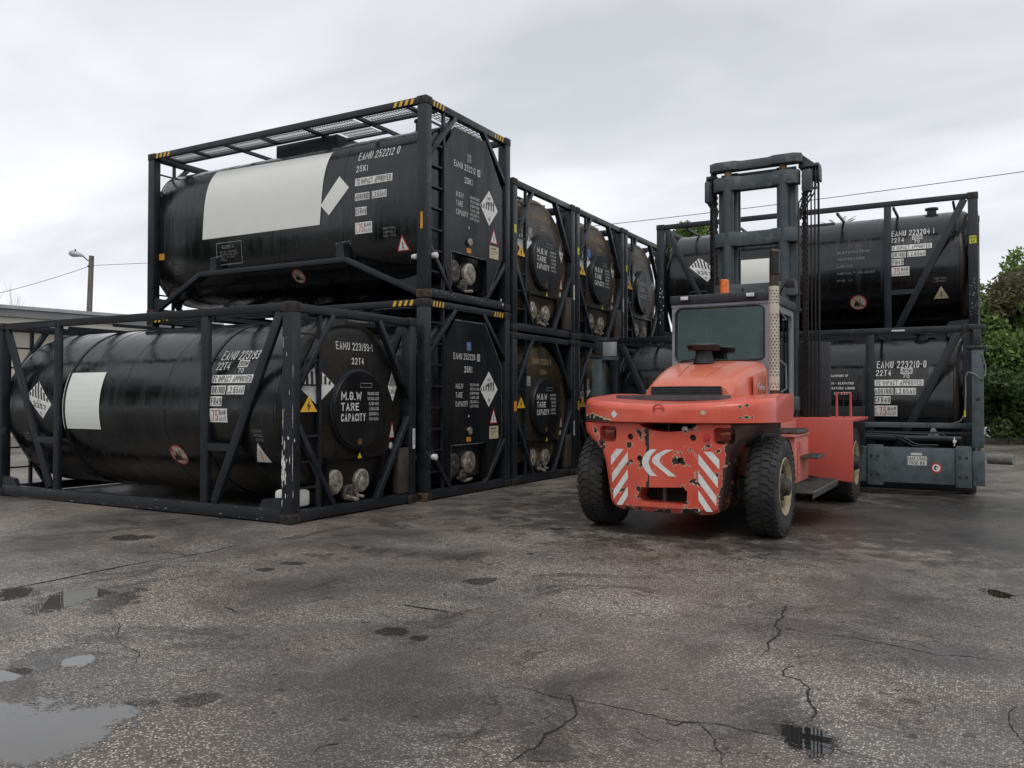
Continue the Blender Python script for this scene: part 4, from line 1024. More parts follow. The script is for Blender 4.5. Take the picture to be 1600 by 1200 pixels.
for i in range(15):
    f_ = 1-max(0, (i-9)/6)
    e_.poly([(xsj[i], 1.224), (xsj[i+1], 1.224), (xsj[i+1], 1.228+(hz_[i+1]-1.218)*f_+.006), (xsj[i], 1.228+(hz_[i]-1.218)*f_+.006)]); d.poly([(xsj[i], 1.223), (xsj[i+1], 1.223), (xsj[i+1], 1.222+(hz_[i+1]-1.222)*f_), (xsj[i], 1.222+(hz_[i]-1.222)*f_)])
e_.put('chipped_edge', 'cream', F, wrap_band, .002); d.put('chipped_edge', 'hub', F, wrap_band, .0035)
# engine hood
mb = MB(); prof = [(9.24, 1.475), (9.25, 1.60), (9.30, 1.645), (9.5, 1.715), (9.8, 1.805), (10.1, 1.87), (10.4, 1.915), (10.56, 1.93)]
hw_b = [(.47, .50), (.475, .50), (.48, .50), (.50, .52), (.53, .56), (.555, .58), (.57, .60), (.58, .61)]   # (top half width, base half width)
secs = []
for (y, z), (a, b) in zip(prof, hw_b):
    s_ = [(-b, 1.47)]
    for k in range(7): t = math.pi/2*k/6; s_.append((-a-.03+.10*(1-math.cos(t)), z-.10+.10*math.sin(t)-.0)) if 0 else s_.append((-(a+.02)+.14*(1-math.cos(t)), max(1.475, z-.15)+(z-max(1.475, z-.15))*math.sin(t)))
    for k in range(1, 6): u = -a+.12+(2*a-.24)*k/6; s_.append((u, z+.012*(1-(u/a)**2)))
    s_ += [(-p, q) for p, q in reversed(s_[1:8])]+[(b, 1.47)]
    secs.append([(FX+p, y, q) for p, q in s_])
n_ = len(secs[0])
for s_ in secs: mb.v += s_
for i in range(len(secs)-1):
    for k in range(n_-1): mb.f.append((i*n_+k, i*n_+k+1, (i+1)*n_+k+1, (i+1)*n_+k))
mb.f.append(tuple(range(n_))); mb.f.append(tuple((len(secs)-1)*n_+k for k in range(n_-1, -1, -1)))
hood = fp('engine_hood', mb, 'hood', ang=38)
gr = fp('grille', MB().box(FX-.41, FX+.41, 9.215, 9.238, 1.495, 1.605), 'black', bevel=.008)
g2 = MB()
for k in range(6): z = 1.507+k*.018; g2.box(FX-.40, FX+.40, 9.20, 9.216, z, z+.006)
fp('grille_slat', g2, 'trim', gr, smooth=False)
fp('hood_trim', MB().prism([(FX-.74, 8.98), (FX+.47, 8.98), (FX+.52, 9.20), (FX-.52, 9.20)], 'z', 1.445, 1.505), 'trim')
sm = MB()
for s_ in (-1, 1): sm.tube([(FX+s_*.16, 9.27, 1.632), (FX+s_*.17, 9.5, 1.727), (FX+s_*.20, 9.8, 1.818), (FX+s_*.22, 10.1, 1.883), (FX+s_*.23, 10.5, 1.935)], .004, 6)
fp('hood_seam', sm, 'redf', hood)
D2().text('K', 9.98-11, 10.10-11, 1.57, 1.66, .03).text('almar', 10.12-11, 10.38-11, 1.575, 1.635, .02).put('hood_lettering', 'white', F, lambda a, b, o: (.592+.02+o, a, b), .004)
fp('hood_side_panel', MB().box(FX+.585, FX+.608, 9.9, 10.48, 1.50, 1.74), 'hood', bevel=.006)
# air intake
ai = MB().lathe([(1.90, .13), (1.95, .12), (2.02, .10), (2.06, .10), (2.065, .19), (2.12, .21), (2.135, .20), (2.15, .13), (2.152, .02)], (FX-.10, 10.25, 0), 'z', 32)
fp('air_intake', ai, 'black')
# exhaust
ex = fp('exhaust_stack', MB().tube([(FX+.83, 9.9, 1.50), (FX+.83, 9.9, 2.9), (FX+.83, 9.9, 3.02), (FX+.80, 9.88, 3.10), (FX+.86, 9.92, 3.16)][:3]+[(FX+.835, 9.89, 3.09), (FX+.86, 9.86, 3.17)], .052, 16), 'exhaust')
sh = fp('exhaust_shield', MB().lathe([(1.56, .05), (1.565, .058), (2.755, .058), (2.76, .05)], (FX+.83, 9.9, 0), 'z', 24), 'shield', ex)
hd = D2()
def wrap_ex(a, z, off): r_ = .058+off; return (.83+r_*math.sin(a), -1.1-r_*math.cos(a), z)
zz = 1.60; k = 0
while zz < 2.72:
    if not (2.46 < zz < 2.56) and not (1.66 < zz < 1.73):
        for q in range(9):
            a = (q+(k % 2)*.5)*2*math.pi/9; hd.poly([(a+.15*math.cos(t), zz+.0095*math.sin(t)) for t in np.linspace(0, 2*math.pi, 8, endpoint=False)])
    zz += .0345; k += 1
hd.put('shield_holes', 'ink', sh, wrap_ex, .001)
fp('exhaust_tip', MB().lathe([(-.16, .054), (0, .057), (.10, .06), (.10, .052)], (FX+.845, 9.885, 3.06), 'z', 16), 'black', ex)
# cab
x0, x1, y0, y1, z0, z1 = FX-.62, FX+.61, 10.58, 12.12, 1.25, 2.80
def rrect(xa, xb, za, zb, r_, n=5):
    p = []
    for cx, cz, a0 in ((xb-r_, zb-r_, 0), (xa+r_, zb-r_, 90), (xa+r_, za+r_, 180), (xb-r_, za+r_, 270)):
        for k in range(n+1): a = R(a0+90*k/n); p.append((cx+r_*math.cos(a), cz+r_*math.sin(a)))
    return p
def walled(axis, c0, c1, outer, inner, mat_, name):
    """panel with one window hole between planes c0..c1"""
    n = len(outer); mb = MB()
    P = lambda p, c: {'x': (c, p[0], p[1]), 'y': (p[0], c, p[1])}[axis]
    mb.v = [P(p, c) for c in (c0, c1) for poly in (outer, inner) for p in poly]
    for i in range(n):
        j = (i+1) % n
        mb.f += [(i, j, n+j, n+i), (2*n+i, 3*n+i, 3*n+j, 2*n+j), (i, 2*n+i, 2*n+j, j), (n+i, n+j, 3*n+j, 3*n+i)]
    return fp(name, mb, mat_)
def outer_for(inner, xa, xb, za, zb):
    cx, cz = sum(p[0] for p in inner)/len(inner), sum(p[1] for p in inner)/len(inner); o = []
    for x, z in inner:
        dx, dz = x-cx, z-cz; t = min(((xb-cx)/dx if dx > 1e-9 else (xa-cx)/dx if dx < -1e-9 else 1e9), ((zb-cz)/dz if dz > 1e-9 else (za-cz)/dz if dz < -1e-9 else 1e9))
        o.append((cx+dx*t, cz+dz*t))
    # snap corners
    for tx, tz in ((xa, za), (xa, zb), (xb, za), (xb, zb)):
        k = min(range(len(o)), key=lambda i: (o[i][0]-tx)**2+(o[i][1]-tz)**2); o[k] = (tx, tz)
    return o
# rear wall with a window whose lower edge dips left of the hood
inr = []
for k in range(6): a = R(90*k/5); inr.append((x1-.05-.06+.06*math.cos(a), 2.63-.06+.06*math.sin(a)))
for k in range(6): a = R(90+90*k/5); inr.append((x0+.05+.08+.08*math.cos(a), 2.63-.08+.08*math.sin(a)))
for k in range(6): a = R(180+90*k/5); inr.append((x0+.05+.10+.10*math.cos(a), 1.94+.10+.10*math.sin(a)))
for x, z in ((FX-.12, 1.945), (FX+.02, 1.96), (FX+.10, 1.95)): inr.append((x, z))
for k in range(6): a = R(270+90*k/5); inr.append((x1-.05-.06+.06*math.cos(a), 1.955+.06+.06*math.sin(a)))
walled('y', y0, y0+.05, outer_for(inr, x0, x1, z0, z1-.12), inr, 'cabgrey', 'cab_rear_wall')
fp('rear_window', MB().prism([(a, b) for a, b in inr], 'y', y0+.012, y0+.018), 'glass', smooth=False)
fr_ = MB(); cl = [(a, y0-.004, b) for a, b in inr]; cl.append(cl[0]); fr_.tube(cl, .012, 6, cap=False); fp('window_seal', fr_, 'black')
# side walls
for sx, xa in ((1, x1-.05), (-1, x0)):
    ins = rrect(y0+.12, y1-.10, 1.62 if sx < 0 else 1.45, 2.60, .08)
    walled('x', xa, xa+.05, outer_for(ins, y0+.052, y1-.052, z0, z1-.12), ins, 'roofdark' if 0 else 'cabgrey', 'cab_door')
    fp('side_window', MB().prism(ins, 'x', xa+.02, xa+.026), 'glass', smooth=False)
ins = rrect(x0+.08, x1-.08, 1.45, 2.62, .08)
walled('y', y1-.05, y1, outer_for(ins, x0, x1, z0, z1-.12), ins, 'cabgrey', 'cab_front_wall')
fp('windscreen', MB().prism(ins, 'y', y1-.03, y1-.024), 'glass', smooth=False)
fp('cab_floor', MB().box(x0+.05, x1-.05, y0+.05, y1-.05, z0, z0+.05), 'roofdark')
fp('cab_roof', MB().box(x0-.02, x1+.03, y0-.03, y1+.05, z1-.119, z1+.0), 'roofdark', bevel=.015)
fp('cab_roof_strip', MB().box(x0-.005, x1+.005, y0-.012, y0+.03, z1-.15, z1-.119), 'cabgrey')
for x, z in ((-.43, .0), (.41, .0)):
    wl = fp('work_lamp', MB().box(FX+x-.06, FX+x+.06, y0-.075, y0-.03, 2.725, 2.785), 'black', bevel=.008)
    fp('lamp_lens', MB().box(FX+x-.05, FX+x+.05, y0-.085, y0-.074, 2.732, 2.778), 'lamp_clear', wl, bevel=.004)
bc = fp('beacon', MB().lathe([(2.80, .062), (2.815, .064), (2.82, .058), (2.99, .055), (3.0, .04), (3.002, .01)], (FX+.02, y0+.18, 0), 'z', 24), 'lamp_amber')
fp('beacon_base', MB().lathe([(2.795, .07), (2.825, .068), (2.828, .06)], (FX+.02, y0+.18, 0), 'z', 24), 'redf', bc)
mr = fp('mirror', MB().box(FX+.78, FX+.90, 10.72, 10.76, 2.84, 2.95), 'black', bevel=.012)
fp('mirror_arm', MB().tube([(x1, 11.0, 2.72), (FX+.72, 10.9, 2.86), (FX+.78, 10.76, 2.90)], .010, 6), 'black')
fp('roof_aerial', MB().tube([(FX-.22, 10.8, 2.80), (FX-.22, 10.8, 2.87), (FX-.45, 10.8, 2.87), (FX-.45, 10.8, 2.80)], .008, 6).tube([(FX+.22, 10.9, 2.80), (FX+.22, 10.9, 2.90)], .015, 8).tube([(FX-.15, 10.9, 2.80), (FX-.15, 10.9, 2.92)], .015, 8), 'black')
hr_ = MB().tube([(x1+.01, 10.75, 1.98), (x1+.07, 10.76, 1.97), (x1+.08, 11.2, 1.90), (x1+.08, 11.25, 1.60), (x1+.01, 11.25, 1.55)], .012, 8); fp('hand_rail', hr_, 'cabgrey')
hr_ = MB().tube([(x1+.01, 10.75, 2.62), (x1+.07, 10.8, 2.60), (x1+.07, 11.3, 2.50), (x1+.01, 11.35, 2.50)], .010, 8); fp('hand_rail', hr_, 'cabgrey')
wp = MB().tube([(FX-.50, y0-.012, 1.955), (FX-.12, y0-.016, 2.0)], .008, 6); fp('wiper', wp, 'black')
st = fp('driver_seat', MB().box(FX-.32, FX+.12, 11.2, 11.32, 1.75, 2.45), 'seat', bevel=.05); fp('seat_cushion', MB().box(FX-.32, FX+.12, 11.32, 11.75, 1.70, 1.82), 'seat', st, bevel=.04)
sw = MB(); sw.tube([(FX-.02+.19*math.cos(t)-.08, 11.85+.05*math.sin(t), 2.02+.15*math.sin(t)) for t in np.linspace(0, 2*math.pi, 21)], .014, 6).tube([(FX-.1, 12.0, 1.5), (FX-.1, 11.87, 2.0)], .03, 8); fp('steering_wheel', sw, 'black')
fp('dashboard', MB().box(FX-.5, FX+.5, 11.86, 12.05, 1.35, 1.86).box(FX+.22, FX+.45, 11.2, 11.75, 1.3, 1.95), 'black', bevel=.02)
ct = D2().quadgrid((-.40, 2.46), (-.40, 2.34), (-.12, 2.35), (-.14, 2.46), 3).put('sun_visor', 'pale_green', F, lambda x, z, o: (x, 1.04-o, z))
# wheels
def wheel(cx, cy, width, rad, face=1, dual=False, rimm='rim'):
    wq = fp('wheel', MB().lathe([(-width/2+.03, rad*.56), (-width/2+.06, rad*.50), (width/2-.13, rad*.50), (width/2-.12, rad*.56)], (cx, cy, rad), 'x', 40), 'hub')
    hw = width/2; r = rad; rings = []
    prof = [(-hw+.035, r*.56), (-hw+.01, r*.60), (-hw, r*.72), (-hw, r*.84), (-hw+.012, r*.93), (-hw+.035, r*.978), (hw-.035, r*.978), (hw-.012, r*.93), (hw, r*.84), (hw, r*.72), (hw-.01, r*.60), (hw-.035, r*.56)]
    if dual: prof = prof[:6]+[(-.03, r*.978), (-.02, r*.86), (.02, r*.86), (.03, r*.978)]+prof[6:]
    ty = fp('tyre', MB().lathe(prof, (cx, cy, rad), 'x', 72, cap=False), 'tread', wq, ang=28)
    lg = MB(); N = 40
    for sd_ in (-1, 1):
        for i in range(N):
            a0 = 2*math.pi*(i+(0 if sd_ < 0 else .5))/N
            def P(xx, aa, rr_): return (cx+xx, cy+rr_*math.sin(aa), rad+rr_*math.cos(aa))
            da = 2*math.pi/N*.36; sk = .10
            for (xa, sa), (xb, sb) in (((hw-.004, 0), (hw-.05, .02)), ((hw-.05, .02), (hw*.5, .11)), ((hw*.5, .11), (.012, .12))):
                rA = r*.985 if xa > hw-.01 else r; rB = r
                rl = r*.95
                vs = [P(sd_*xa, a0+sa-da, rA*.985 if xa > hw-.01 else r), P(sd_*xa, a0+sa+da, rA*.985 if xa > hw-.01 else r), P(sd_*xb, a0+sb+da, rB), P(sd_*xb, a0+sb-da, rB), P(sd_*xa, a0+sa-da, rl), P(sd_*xa, a0+sa+da, rl), P(sd_*xb, a0+sb+da, rl), P(sd_*xb, a0+sb-da, rl)]
                lg.add(vs, [(0, 1, 2, 3), (4, 7, 6, 5), (0, 4, 5, 1), (1, 5, 6, 2), (2, 6, 7, 3), (3, 7, 4, 0)])
    fp('tread_lugs', lg, 'tread', wq, smooth=False)
    f = face
    fp('rim', MB().lathe([(f*(hw-.01), rad*.58), (f*(hw-.0), rad*.565), (f*(hw-.012), rad*.54), (f*(hw-.02), rad*.50), (f*(hw-.035), rad*.475), (f*(hw-.04), rad*.45), (f*(hw-.10), rad*.43), (f*(hw-.12), rad*.42)], (cx, cy, rad), 'x', 48, cap=False), rimm, wq, ang=25)
    hb = MB().lathe([(f*(hw-.125), rad*.44), (f*(hw-.105), rad*.40), (f*(hw-.10), rad*.30), (f*(hw-.04), rad*.26), (f*(hw-.02), rad*.19), (f*(hw+.03), rad*.17), (f*(hw+.045), rad*.12), (f*(hw+.047), rad*.02)], (cx, cy, rad), 'x', 32)
    for k in range(10):
        a = 2*math.pi*k/10; hb.lathe([(f*(hw-.09), .014), (f*(hw-.045), .014)], (cx, cy+rad*.34*math.sin(a), rad+rad*.34*math.cos(a)), 'x', 6)
    fp('hub', hb, 'hub', wq, ang=30)
wheel(FX+.945, 9.2, .31, .535, 1); wheel(FX-.945, 9.2, .31, .535, -1)
wheel(FX+.98, 12.95, .66, .55, 1, True); wheel(FX-.98, 12.95, .66, .55, -1, True)
fp('steer_axle', MB().box(FX-.80, FX+.80, 9.08, 9.32, .40, .62).lathe([(-.78, .06), (.78, .06)], (FX, 9.45, .5), 'x', 12), 'hub')
fp('drive_axle', MB().box(FX-.66, FX+.66, 12.8, 13.1, .38, .75), 'hub')
fp('chassis', MB().box(FX-.50, FX+.50, 9.45, 13.05, .46, 1.15), 'hub')
# right side: fender, box, steps, platform
fp('fender', MB().prism([(FX+.52, .44), (FX+1.10, .36), (FX+1.365, .335), (FX+1.365, 1.195), (FX+.52, 1.195)], 'y', 12.18, 12.22), 'redf', bevel=.006)
fp('fender_top', MB().box(FX+.52, FX+1.38, 12.221, 13.7, 1.155, 1.20), 'redf', bevel=.006)
fp('fender', MB().box(FX-1.36, FX-.52, 12.18, 12.22, .335, 1.195), 'redf', bevel=.006); fp('fender_top', MB().box(FX-1.38, FX-.52, 12.221, 13.7, 1.155, 1.20), 'redf', bevel=.006)
fp('chassis_side', MB().box(FX+.505, FX+.64, 9.97, 12.17, .46, 1.20).box(FX-.64, FX-.505, 9.97, 12.17, .46, 1.20), 'redw', bevel=.01)
bt = fp('battery_box', MB().box(FX+.645, FX+.94, 10.5, 11.35, .44, 1.0), 'redw', bevel=.015)
fp('box_latch', MB().box(FX+.941, FX+.952, 10.72, 10.80, .80, .93).box(FX+.941, FX+.95, 10.60, 10.62, .50, .95), 'redf', bt)
fp('box_lid', MB().box(FX+.60, FX+.95, 10.45, 11.37, 1.001, 1.03), 'redw', bt, bevel=.006)
def stepp(x0_, x1_, y0_, y1_, z, t=.035):
    m_ = MB().box(x0_, x1_, y0_, y1_, z-t, z)
    o = fp('step', m_, 'step', bevel=.005)
    te = MB(); n = int((y1_-y0_)/.06)
    for i in range(n): yy = y0_+.02+(y1_-y0_-.04)*i/max(1, n-1); te.box(x0_+.02, x1_-.015, yy-.006, yy+.006, z+.0005, z+.007)
    fp('tread_plate', te, 'step', o, smooth=False); return o
stepp(FX+.64, FX+.96, 10.62, 11.25, 1.085, .045); stepp(FX+.95, FX+1.15, 10.8, 11.3, .765, .035)
pl = stepp(FX+.66, FX+1.27, 9.85, 11.55, .43, .03)
te = MB()
for i in range(22): yy = 9.88+i*.077; te.prism([(yy, .40), (yy+.05, .40), (yy+.04, .355), (yy+.01, .355)], 'x', FX+1.262, FX+1.268)
te.box(FX+1.25, FX+1.262, 9.86, 11.54, .35, .40); fp('platform_edge', te, 'step', pl, smooth=False)
lp = MB().tube([(FX+1.13, 12.4, 1.20), (FX+1.13, 12.4, 1.545), (FX+1.31, 12.4, 1.545), (FX+1.31, 12.4, 1.20)], .018, 6); fp('guard_loop', lp, 'redf')
fp('loop_mesh', MB().box(FX+1.215, FX+1.225, 12.395, 12.405, 1.2, 1.53), 'black')
D2().rect(FX+.80-FX, FX+.84-FX, 1.36, 1.44).put('cab_sticker', 'red_ink', F, lambda x, z, o: (x, 11.9-11-o, z)) if 0 else None
D2().rect(11.55-11, 11.62-11, 1.32, 1.40).put('cab_sticker', 'red_ink', F, lambda a, z, o: (.61+o, a, z), .004)
# mast
def chan(x, sg, y, zt, nm, m, wd=.13, dp=.17, zb=.35):
    mb = MB(); xi = x; mb.box(min(x, x-sg*.03), max(x, x-sg*.03), y, y+dp, zb, zt)
    for yy in (y, y+dp-.03): mb.box(min(x-sg*.031, x-sg*wd), max(x-sg*.031, x-sg*wd), yy, yy+.03, zb, zt)
    return fp(nm, mb, m, bevel=.004)
for sg in (-1, 1):
    chan(FX+sg*.56, sg, 12.56, 4.60, 'outer_mast_rail', 'mast', .15, .22)
    chan(FX+sg*.415, sg, 12.60, 4.855, 'inner_mast_rail', 'mast', .13, .18)
    fp('lift_cylinder', MB().tube([(FX+sg*.40, 12.50, .5), (FX+sg*.40, 12.50, 4.72)], .085, 16), 'mast')
    fp('cylinder_rod', MB().tube([(FX+sg*.40, 12.50, 4.72), (FX+sg*.40, 12.50, 4.86)], .055, 14), 'rustpipe')
def crossbar(z0_, z1_, nm, wide, y=12.42, m='mast_worn', back=.14):
    ol = [(-wide, y+.20), (-wide, y+.07), (-wide+.10, y+.0), (-.28, y-.0), (-.20, y+.06), (.20, y+.06), (.28, y), (wide-.10, y), (wide, y+.07), (wide, y+.20)]
    return fp(nm, MB().prism([(FX+a, b) for a, b in ol], 'z', z0_, z1_), m, bevel=.004)
crossbar(3.73, 3.935, 'mast_crossbar', .60); crossbar(4.565, 4.765, 'mast_crossbar', .62); crossbar(2.95, 3.16, 'mast_crossbar', .60)
crossbar(4.86, 4.985, 'mast_head', .665, 12.38); crossbar(1.3, 1.5, 'mast_crossbar', .60)
fp('mast_head_web', MB().box(FX-.55, FX+.55, 12.66, 12.70, 4.74, 4.859), 'mast', bevel=.006)
for sg in (-1, 1):
    a, b = sorted((FX+sg*.665, FX+sg*(.665+.135*(1 if sg > 0 else .6)))); fp('side_ear', MB().box(a, b, 12.44, 12.56, 4.42, 4.74), 'mast', bevel=.02)
    ks = 1 if sg > 0 else .55; EX = .60+.28*ks
    a, b = sorted((FX+sg*.60, FX+sg*EX)); fp('hose_sheave_bracket', MB().box(a, b, 12.56, 12.80, 4.80, 4.845), 'mast', bevel=.006); fp('sheave_cheek', MB().box(min(FX+sg*(EX-.015), FX+sg*(EX+.01)), max(FX+sg*(EX-.015), FX+sg*(EX+.01)), 12.58, 12.78, 4.60, 4.80), 'mast', bevel=.006); fp('head_gusset', MB().prism([(FX+sg*.60, 4.98), (FX+sg*.66, 4.98), (FX+sg*(EX-.06), 4.845), (FX+sg*.60, 4.845)], 'y', 12.58, 12.62), 'mast')
    fp('sheave', MB().lathe([(sg*.64, .11), (sg*.65, .12), (sg*.655, .09), (sg*(EX-.06), .09), (sg*(EX-.05), .12), (sg*(EX-.03), .11)], (FX, 12.70, 4.70), 'x', 24), 'hub')
    for k in range(4):
        x = FX+sg*(.64+.06*ks+.045*k*ks); fp('hydraulic_hose', MB().tube([(x, 12.66, 4.84), (x, 12.60, 4.82), (x, 12.585, 4.74), (x, 12.585, 4.50), (x-sg*.02, 12.585, 4.42), (x-sg*.10, 12.585, 4.30), (FX+sg*(.60+.015*k), 12.58, 4.20-.015*k), (FX+sg*(.585+.012*k), 12.58, 4.05)], .0115, 6), 'hose')
        x2 = FX+sg*(.64+.04*ks+.052*k*ks); fp('hydraulic_hose', MB().tube([(x2, 12.76, 4.84), (x2, 12.80, 4.74), (x2, 12.80, 1.0)], .0115 if k < 3 else .017, 6), 'hose')
    fp('hose_clamp', MB().box(min(FX+sg*.66, FX+sg*(EX-.02)), max(FX+sg*.66, FX+sg*(EX-.02)), 12.565, 12.60, 4.47, 4.50), 'mast')
    c = MB(); z = .6; i = 0
    while z < 4.78:
        w_ = .028 if i % 2 else .018
        c.box(FX+sg*.655-w_*1.3, FX+sg*.655+w_*1.3, 12.69, 12.735, z, z+.040); z += .044; i += 1
    fp('lift_chain', c, 'chain', smooth=False)
    fp('chain_anchor', MB().tube([(FX+sg*.61, 12.52, 2.7), (FX+sg*.61, 12.52, 4.2)], .016, 8).box(FX+sg*.61-.03, FX+sg*.61+.03, 12.50, 12.55, 2.96, 3.0).box(FX+sg*.61-.03, FX+sg*.61+.03, 12.50, 12.55, 2.72, 2.76), 'hub')
# carriage and spreader
fp('carriage', MB().box(FX-.95, FX+.95, 12.95, 13.10, .9, 2.3).box(FX-.50, FX+.50, 13.10, 14.0, 1.0, 1.25), 'roofdark', bevel=.01)
fp('carriage_plate', MB().box(FX-1.3, FX+1.3, 13.85, 14.05, .75, 1.35), 'dark', bevel=.01)
fp('spreader_beam', MB().box(FX-2.80, FX+2.72, 14.10, 14.36, .19, .725), 'beam', bevel=.01)
for a, b, z0_, z1_ in ((1.32, 1.55, .145, .765), (2.535, 2.74, .155, .77), (-1.55, -1.32, .145, .765), (-2.82, -2.60, .155, .77)):
    pp = fp('bolted_plate', MB().box(FX+a, FX+b, 14.065, 14.098, z0_, z1_), 'beam', bevel=.008)
    bl = MB()
    for u in (.28, .68):
        for v in (.27, .73): bl.lathe([(14.066, .02), (14.05, .02), (14.048, .012)], (FX+a+(b-a)*u, 0, z0_+(z1_-z0_)*v), 'y', 8)
    fp('bolt', bl, 'hub', pp, ang=30)
for sg in (-1, 1):
    xa = FX+sg*(2.745 if sg > 0 else 3.16); xb = xa+.17*(1 if sg > 0 else 1)
    if sg < 0: xa, xb = FX-3.35, FX-3.16
    else: xa, xb = FX+2.745, FX+2.90
    fp('spreader_arm', MB().box(xa, xb, 14.12, 14.32, .80 if 0 else .745, 2.20), 'beam', bevel=.01)
    fp('spreader_foot', MB().box(xa-.0, xb+.01, 14.11, 14.34, .19, .70), 'beam', bevel=.008)
    fp('arm_head', MB().box(xa-.06, xb+.04, 14.10, 14.42, 2.205, 2.25).box(xa+.02, xb-.03, 14.20, 14.5, 2.25, 2.50).box(xa-.03, xb+.03, 14.25, 14.64, 2.50, 2.575), 'roofdark', bevel=.006)
    fp('lock_pin', MB().lathe([(2.36, .04), (2.49, .05)], ((xa+xb)/2-.04*sg, 14.58, 0), 'z', 12), 'hub')
fp('spreader_box', MB().box(FX-3.14, FX-2.90, 14.12, 14.22, 2.235, 2.49), 'lampshell', bevel=.008)
fp('box_bracket', MB().box(FX-3.155, FX-2.88, 14.10, 14.26, 2.17, 2.225), 'beam')
fp('slide_tube', MB().tube([(FX+.8, 14.30, .865), (FX+2.60, 14.30, .865)], .045, 14).tube([(FX-2.60, 14.30, .865), (FX-.8, 14.30, .865)], .045, 14), 'roofdark')
fp('slide_rail', MB().box(FX-2.7, FX+2.744, 14.40, 14.48, 1.02, 1.10), 'beam', bevel=.006)
fp('slide_rail', MB().box(FX-2.7, FX+2.744, 14.42, 14.50, .93, .965), 'roofdark')
hs = MB().tube([(FX+1.0, 14.22, .93), (FX+1.5, 14.2, .92), (FX+1.8, 14.18, .90), (FX+1.95, 14.15, .80), (FX+2.05, 14.12, .77), (FX+2.3, 14.12, .775)], .012, 6).tube([(FX+1.2, 14.25, .95), (FX+1.6, 14.22, .95), (FX+2.1, 14.2, .93), (FX+2.35, 14.2, .95), (FX+2.42, 14.2, .88)], .009, 6).tube([(FX+1.7, 14.2, .9), (FX+1.95, 14.12, .76), (FX+2.2, 14.13, .74), (FX+2.3, 14.14, .76)], .008, 6)
SPLIT.add('hydraulic_hose'); fp('hydraulic_hose', hs, 'hose')
fp('hydraulic_hose', MB().tube([(FX+2.5, 14.15, 1.10), (FX+2.60, 14.10, 1.14), (FX+2.66, 14.09, 1.25), (FX+2.67, 14.09, 1.55), (FX+2.67, 14.09, 1.80), (FX+2.70, 14.09, 1.86), (FX+2.78, 14.08, 1.84), (FX+2.86, 14.08, 1.76), (FX+2.92, 14.08, 1.80), (FX+2.93, 14.1, 1.95), (FX+2.88, 14.12, 2.12), (FX+2.84, 14.15, 2.22)], .011, 6), 'hose_l')
fp('hose_fitting', MB().tube([(FX+2.655, 14.085, 1.2), (FX+2.655, 14.085, 1.3)], .014, 8), 'lemon')
fp('sensor_post', MB().box(FX+2.51, FX+2.525, 14.06, 14.075, .77, .90).box(FX+2.50, FX+2.545, 14.05, 14.06, .82, .86), 'white')
fp('arm_label', MB().box(FX+2.80, FX+2.85, 14.116, 14.1195, 1.44, 1.48), 'black')
D2().rect(1.93, 2.08, .615, .65).put('beam_plate', 'letter', F, lambda x, z, o: (x, 14.10-11-o, z), .003)
bs = lambda x, z, o: (x, 14.10-11-o, z)
o = D2().rect(1.885, 2.145, .465, .535, 3, 1).rect(1.885, 2.145, .54, .60, 3, 1).put('load_label', 'white', F, bs, .003)
D2().text('MAX LOAD', 1.90, 2.13, .548, .592, .02).text('7000 KG', 1.90, 2.12, .475, .527, .02).put('label_text', 'ink', o, bs, .006)
o = D2().disc(2.275, .435, .078, 28).put('prohibition_sign', 'red_ink', F, bs, .003)
D2().disc(2.275, .435, .055, 28).put('sign_face', 'white', o, bs, .005)
D2().disc(2.265, .46, .012, 10).stroke([(2.262, .45), (2.25, .425), (2.27, .41)], .016).stroke([(2.255, .455), (2.295, .448)], .010).put('sign_symbol', 'ink', o, bs, .007)

# ------------------------------------------------------------------ surroundings
def cam_at(px, depth, z=0):
    """a spot on the site given as bearing (photo column, 1600 wide) and distance ahead; used for far background only"""
    lat = (px-800)/1315.84*depth; f_ = Vector((-math.sin(YAW), math.cos(YAW), 0)); r_ = Vector((math.cos(YAW), math.sin(YAW), 0))
    p = f_*depth+r_*lat; p.z = z; return p
FAR = []
# building
P0 = cam_at(0, 31.7); P1 = cam_at(250, 36.6); dr_ = (P1-P0).normalized(); nn_ = Vector((-dr_.y, dr_.x, 0))
if nn_.dot(P0) < 0: nn_ = -nn_
Bd = empty('flat_roof_building', P0, 'low cream building with a grey flat roof fascia behind the containers at left', 'building')
s0, s1 = P0-dr_*16-P0, P1+dr_*3-P0
mbx = MB()
def slab(mb, a, b, d0, d1, z0_, z1_):
    p = [a+nn_*d0, b+nn_*d0, b+nn_*d1, a+nn_*d1]; mb.v += [(q.x, q.y, z0_) for q in p]+[(q.x, q.y, z1_) for q in p]; o = len(mb.v)-8
    mb.f += [tuple(o+i for i in f) for f in ((3, 2, 1, 0), (4, 5, 6, 7), (0, 1, 5, 4), (1, 2, 6, 5), (2, 3, 7, 6), (3, 0, 4, 7))]; return mb
part('wall', slab(MB(), s0+dr_*.5, s1-dr_*.5, .7, 12, 0, 4.5), 'stucco', Bd)
part('roof_fascia', slab(MB(), s0, s1, 0, 12.4, 4.56, 5.0), 'fascia', Bd, bevel=.02)
part('soffit_band', slab(MB(), s0+dr_*.1, s1-dr_*.1, .12, 12.3, 4.22, 4.555), 'stucco', Bd)
dm = MB(); wm = MB()
for q in (6, 12, 18): slab(dm, s0+dr_*q, s0+dr_*(q+1), .66, .72, 0, 2.1)
for q in (3, 9, 15): slab(wm, s0+dr_*q, s0+dr_*(q+1.4), .66, .72, 1.0, 2.1)
part('gutter', slab(MB(), s0, s1, -.12, -.005, 4.86, 4.99), 'lampshell', Bd); part('downpipe', slab(MB(), s0+dr_*14, s0+dr_*14.12, .55, .68, 0, 4.2), 'lampshell', Bd)
